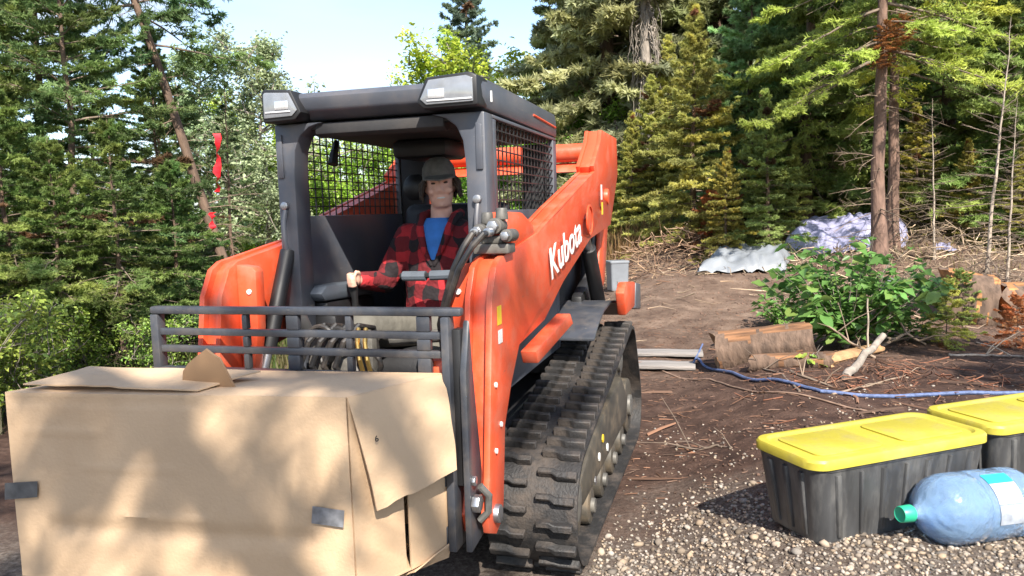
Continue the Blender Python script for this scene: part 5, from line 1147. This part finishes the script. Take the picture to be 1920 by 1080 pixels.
for u, y in ((1130, 33), (1220, 30), (1290, 31), (1390, 27), (1460, 30), (1540, 26), (1620, 28), (1700, 25), (1790, 27), (1880, 24), (1960, 26), (2060, 23), (1250, 40), (1420, 38), (1660, 36), (1820, 35)):
    p = col_at(u, y); g = rd.uniform(1.0, 1.6); pl.append((p.x, p.y, rd.uniform(.75, 1.05)*(1 if u > 600 else .72), rd.uniform(0, 6), (g, g, g)))
tag(link('distant_wood', merged(far, pl, 'distant_wood', 'foliage')), 'dense dark conifer wood behind the clearing', 'wood', kind='stuff')
far2 = broadleaf(22, 4, 2.0, 1250, .30, (.17, .24, .06), stems=5, base=.02, spread=2.0, yellow=.5); pl = []
def leafmerge(kit, places, name):
    me = kit.needles; n = len(me.vertices); V0 = np.empty(n*3, np.float32); me.vertices.foreach_get('co', V0); V0 = V0.reshape(-1, 3); c = np.empty(n*4, np.float32); me.attributes['tint'].data.foreach_get('color', c); c = c.reshape(-1, 4)[:, :3]
    F0 = np.empty(len(me.loops), np.int32); me.loops.foreach_get('vertex_index', F0); F0 = F0.reshape(-1, 3); Vs = []; Cs = []; Fs = []
    for i, (x, y, s, a, t) in enumerate(places):
        ca, sa = math.cos(a), math.sin(a); V = V0*s; Vs.append(np.stack([V[:, 0]*ca-V[:, 1]*sa+x, V[:, 0]*sa+V[:, 1]*ca+y, V[:, 2]*(t[1])+tz(x, y)-.1], -1)); Cs.append(c*t[0]); Fs.append(F0+i*n)
    return npmesh(name, np.concatenate(Vs), np.concatenate(Fs), 'leafmat', np.concatenate(Cs))
for u in range(-200, 2150, 55):
    y = rd.uniform(23, 29) if u < 1150 else rd.uniform(17.5, 22); p = col_at(u+rd.uniform(-20, 20), y); pl.append((p.x, p.y, rd.uniform(.5, .95), rd.uniform(0, 6), (rd.uniform(.8, 1.5), rd.uniform(.5, 1.0))))
for u in range(-100, 420, 60):
    p = col_at(u+rd.uniform(-20, 20), rd.uniform(10.5, 14)); pl.append((p.x, p.y, rd.uniform(.35, .55), rd.uniform(0, 6), (rd.uniform(.5, .9), .8)))
tag(link('undergrowth', leafmerge(far2, pl, 'undergrowth')), 'mixed green undergrowth below the trees', 'undergrowth', kind='stuff')

# dead hanging roots and branches on the old fir
rg = np.random.default_rng(5); bp = col_at(1215, 18.6); q = MB(); ptop = on_y(1212, -60, 18.6)
q.tube([(bp.x, bp.y, bp.z-.05), (bp.x+.05, bp.y, bp.z+2), (bp.x-.02, bp.y, bp.z+4), ptop], [.16, .15, .13, .10], 9)
root = empty('dead_tree', (bp.x, bp.y, bp.z-.05)); tag(root, 'grey dead trunk draped with tangled hanging branches among the big firs', 'tree')
tr = q.build('trunk', 'bark_grey', None, 0, 60); tr.parent = root; tr.matrix_parent_inverse = Matrix.Translation((-bp.x, -bp.y, -bp.z+.05))
n = 260; z0 = rg.uniform(2.2, 7.2, n); a = rg.uniform(0, 6.28, n); l = rg.uniform(.25, 1.0, n)*np.interp(z0, [2, 4, 7], [1.0, .8, .55]); s = np.linspace(0, 1, 6)
P_ = np.stack([(.1+l[:, None]*.45*s**.6)*np.cos(a)[:, None]+rg.normal(0, .035, (n, 6)), (.1+l[:, None]*.45*s**.6)*np.sin(a)[:, None]+rg.normal(0, .035, (n, 6)), z0[:, None]+.05*s-l[:, None]*1.5*s**1.6], -1)
V, F = tubes_np(P_, .018, .004, 4); link('hanging_branches', npmesh('hanging_branches', V, F, 'bark_grey', smooth=True), root)

# leafy bush with large leaves in front of the paired trunks: the largest leaves are pieces of their own
def leafmesh(seed):
    rg2 = np.random.default_rng(seed); n = 7; V = []; F = []
    for i in range(n):
        t = i/(n-1); w = .30*math.sin(math.pi*min(1, t*.92+.06))**.8*(1-.25*t); x = t; z = -.22*t*t+.03*rg2.normal()
        V += [(x, -w, z+.10*w+.02*rg2.normal()), (x, 0, z-.03), (x, w, z+.10*w+.02*rg2.normal())]
    for i in range(n-1):
        for j in range(2): a = i*3+j; F.append((a, a+1, a+4, a+3))
    V = np.array(V, np.float32); g = rg2.uniform(.8, 1.25); return npmesh('leaf', V, np.array(F), 'leafmat', np.tile(np.array([[.12, .235, .06]])*g, (len(V), 1)), smooth=True)
lm = [leafmesh(i) for i in range(4)]
def big_bush(u, v, H, Wd, nst, nleaf, label, seed, lsz=.085, tint=(1, 1, 1), extra=0):
    b = at(u, v); root = empty('leafy_bush', b); tag(root, label, 'bush'); rg = random.Random(seed); q = MB(); N = []
    for s in range(nst):
        a = rg.uniform(0, 6.28); r = Wd*math.sqrt(rg.uniform(.02, 1)); h = H*(1-.45*(r/Wd)**2)*rg.uniform(.75, 1.05); P = []
        for i in range(8): t = i/7; P.append(Vector((math.cos(a)*r*t**1.2+.02*rg.gauss(0, 1)*t, .8*math.sin(a)*r*t**1.2+.02*rg.gauss(0, 1)*t, h*t)))
        q.tube(P, [.007*(1-.8*i/7) for i in range(8)], 5)
        for i in range(14): t = rg.uniform(.22, 1); k = min(6, int(t*7)); N.append((P[k].lerp(P[k+1], t*7-k), t))
    q.build('stems', 'bark_grey', root, 0, 60)
    for i in range(nleaf):
        p, t = N[i % len(N)] if i < len(N) else rg.choice(N); az = rg.uniform(0, 6.28); el = rg.uniform(-.45, .35); d = Vector((math.cos(az)*math.cos(el), math.sin(az)*math.cos(el), math.sin(el)))
        o = link('leaf', lm[i % 4], root); o.location = p+d*rg.uniform(.01, .05); M = d.to_track_quat('X', 'Z').to_euler(); o.rotation_euler = M; o.rotation_euler.rotate_axis('X', rg.gauss(0, .4))
        sc = lsz*rg.uniform(.65, 1.35); o.scale = (sc, sc, sc); g = rg.uniform(.75, 1.45); o.color = (tint[0]*g*rg.uniform(.9, 1.4), tint[1]*g, tint[2]*g, 1)
    if extra:      # the smaller leaves, joined
        k = extra; g2 = np.random.default_rng(seed); ch = [rg.choice(N) for _ in range(k)]; Pp = np.array([tuple(c[0]) for c in ch])+g2.normal(0, .045, (k, 3)); az = g2.uniform(0, 6.28, k)
        Dd = np.stack([np.cos(az), np.sin(az), g2.uniform(-.5, .4, k)], -1); Nn = unit(g2.normal(0, .4, (k, 3))+np.array([0, 0, 1.])); l = lsz*g2.uniform(.5, .95, k); Cc = np.array([[.11, .22, .055]])*g2.uniform(.6, 1.4, (k, 1))*np.array([tint])
        V, F, C = leaf_quads(Pp, Nn, Dd, l, l*.6, Cc); o = link('small_leaves', npmesh('small_leaves', V, F, 'leafmat', C), root); o['kind'] = 'stuff'
    return root
big_bush(1585, 655, 1.12, .92, 46, 300, 'leafy green bush with broad leaves behind the logs', 5, .155, (1.1, 1.1, 1.1), 900)
big_bush(1700, 640, .55, .42, 10, 70, 'low leafy bush right of the large broad leaved bush', 6, .105, (1.2, 1.1, 1), 200)
big_bush(1470, 612, .42, .40, 10, 70, 'low leafy plant behind the thick rotten log', 8, .105, (1.1, 1.1, 1), 200)
big_bush(1530, 690, .20, .12, 4, 16, 'tiny bright leafy sprout beside the thinner log', 9, .075, (1.8, 1.5, 1))

# dry grass mound and brush
def blades(name, n, cx, cy, sx, sy, h, cols, label, cat, lean=.35, w=.006, seed=0):
    rg = np.random.default_rng(seed); X = cx+sx*np.clip(rg.normal(0, 1, n), -2, 2); Y = cy+sy*np.clip(rg.normal(0, 1, n), -2, 2); Z = terrain(X, Y); hh = h*rg.uniform(.4, 1.2, n); a = rg.uniform(0, 6.28, n); le = rg.uniform(0, lean, n)*hh
    P0 = np.stack([X, Y, Z], -1); D_ = np.stack([np.cos(a)*le, np.sin(a)*le, hh], -1); S_ = np.stack([-np.sin(a), np.cos(a), 0*a], -1)*w; dr = np.stack([0*a, 0*a, -.35*le], -1)
    V = np.stack([P0-S_, P0+S_, P0+D_*.55+S_*.8, P0+D_*.55-S_*.8, P0+D_+dr+S_*.1, P0+D_+dr-S_*.1], 1); i = np.arange(n)[:, None]*6
    F = np.concatenate([i+np.array([[0, 1, 2, 3]]), i+np.array([[3, 2, 4, 5]])]); c = np.array(cols)[rg.integers(0, len(cols), n)]*rg.uniform(.6, 1.35, n)[:, None]
    return tag(link(name, npmesh(name, V, F, 'foliage', np.repeat(c, 6, 0))), label, cat, kind='stuff')
blades('hill_grass', 11000, 4.9, 19.0, 1.7, 1.6, .55, [(.24, .30, .08), (.32, .33, .10), (.38, .33, .15)], 'yellow green grass on the mound beyond the loader', 'grass', .6, .014, 2)
blades('dry_grass', 4000, 2.3, 16.5, .5, .9, .5, [(.36, .24, .10), (.30, .19, .09), (.24, .14, .07)], 'dry tan grass and stalks behind the loader', 'grass', .8, .010, 3)
blades('ground_cover', 9000, -4.2, 8.2, 1.6, 1.3, .26, [(.07, .11, .025), (.11, .14, .03), (.14, .12, .05)], 'low green ground cover under the left trees', 'ground cover', .9, .010, 4)
blades('slope_grass', 5000, 8.6, 14.5, 1.6, 2.0, .22, [(.30, .24, .12), (.24, .2, .07), (.14, .16, .05)], 'dry grass on the slope at right', 'grass', .9, .007, 6)
def heap(name, u, v, sx, sy, h, n, label, seed, cols, lsc=1.0):
    rg = np.random.default_rng(seed); b = at(u, v); X = rg.normal(b.x, sx, n); Y = rg.normal(b.y, sy, n); e = np.exp(-((X-b.x)/sx/1.4)**2-((Y-b.y)/sy/1.4)**2); Z = terrain(X, Y)+rg.uniform(0, 1, n)*h*e
    d = unit(rg.normal(0, 1, (n, 3))*np.array([1, 1, .45])); l = lsc*rg.uniform(.12, .5, n)[:, None]; P0 = np.stack([X, Y, Z], -1); p = np.stack([P0-d*l/2, P0+rg.normal(0, .03, (n, 3)), P0+d*l/2], 1); p[..., 2] = np.maximum(p[..., 2], terrain(p[..., 0], p[..., 1])+.004)
    V, F = tubes_np(p, lsc*rg.uniform(.004, .013, n), .002, 4); c = np.array(cols)[rg.integers(0, len(cols), n)]*rg.uniform(.5, 1.4, n)[:, None]
    return tag(link(name, npmesh(name, V, F, 'litter', np.repeat(c, 12, 0))), label, 'brush', kind='stuff')
heap('brush_pile', 1250, 490, 1.1, .7, .55, 700, 'tangled brown brush pile at the edge of the clearing left of the grey tarp', 1, [(.26, .16, .10), (.20, .12, .08), (.32, .22, .14)])
heap('brush_pile', 1385, 462, .8, .5, .7, 600, 'dark tangled roots and brush behind the grey tarp', 2, [(.10, .07, .05), (.16, .10, .07)])
heap('brush_pile', 1800, 480, 1.9, 1.4, .35, 1100, 'pale dead twigs strewn on the slope at right', 3, [(.42, .32, .22), (.34, .25, .17)])
heap('needle_heap', 1690, 715, .6, .25, .04, 150, 'rusty needles and twigs between the blue rope and the propped branch', 4, [(.22, .095, .055), (.15, .08, .05)], .5)

# red ribbons on the leaning tree, white lamp among the branches
def ribbon(u, v0, v1, y, w, label, seed):
    q = MB(); rg = random.Random(seed); pts = []; n = 12
    for i in range(n+1):
        p = on_y(u+rg.uniform(-3, 3), v0+(v1-v0)*i/n, y); tw = i*.5; d = Vector((math.cos(tw), math.sin(tw), 0))*w*rg.uniform(.7, 1.1); pts.append([p-d, p+d, p+d+Vector((0, .004, 0)), p-d+Vector((0, .004, 0))])
    q.rings(pts); return tag(q.build('ribbon', 'red_ribbon', None, 0, 60), label, 'ribbon', 'red ribbons on the leaning tree')
ribbon(408, 250, 360, 9.95, .05, 'upper long red ribbon hanging beside the leaning trunk', 1)
ribbon(397, 398, 442, 9.9, .04, 'lower short red ribbon hanging beside the leaning trunk', 2)
lp = col_at(277, 8.0); L = empty('garden_lamp', lp); tag(L, 'small white garden lamp with dark rim among the left branches', 'lamp'); zt = on_y(277, 512, 8.0).z-lp.z
MB().cyl((0, 0, -.05), (0, 0, zt-.05), .012, 8).build('post', 'black_plastic', L); MB().rings([[(r*math.cos(6.283*i/16), r*math.sin(6.283*i/16), zt+z) for i in range(16)] for z, r in ((-.055, .02), (-.02, .04), (.0, .055), (.02, .055), (.035, .03))]).build('shade', 'white_plastic', L, .003)
MB().cyl((0, 0, zt+.036), (0, 0, zt+.044), .065, 16).build('rim', 'black_plastic', L)
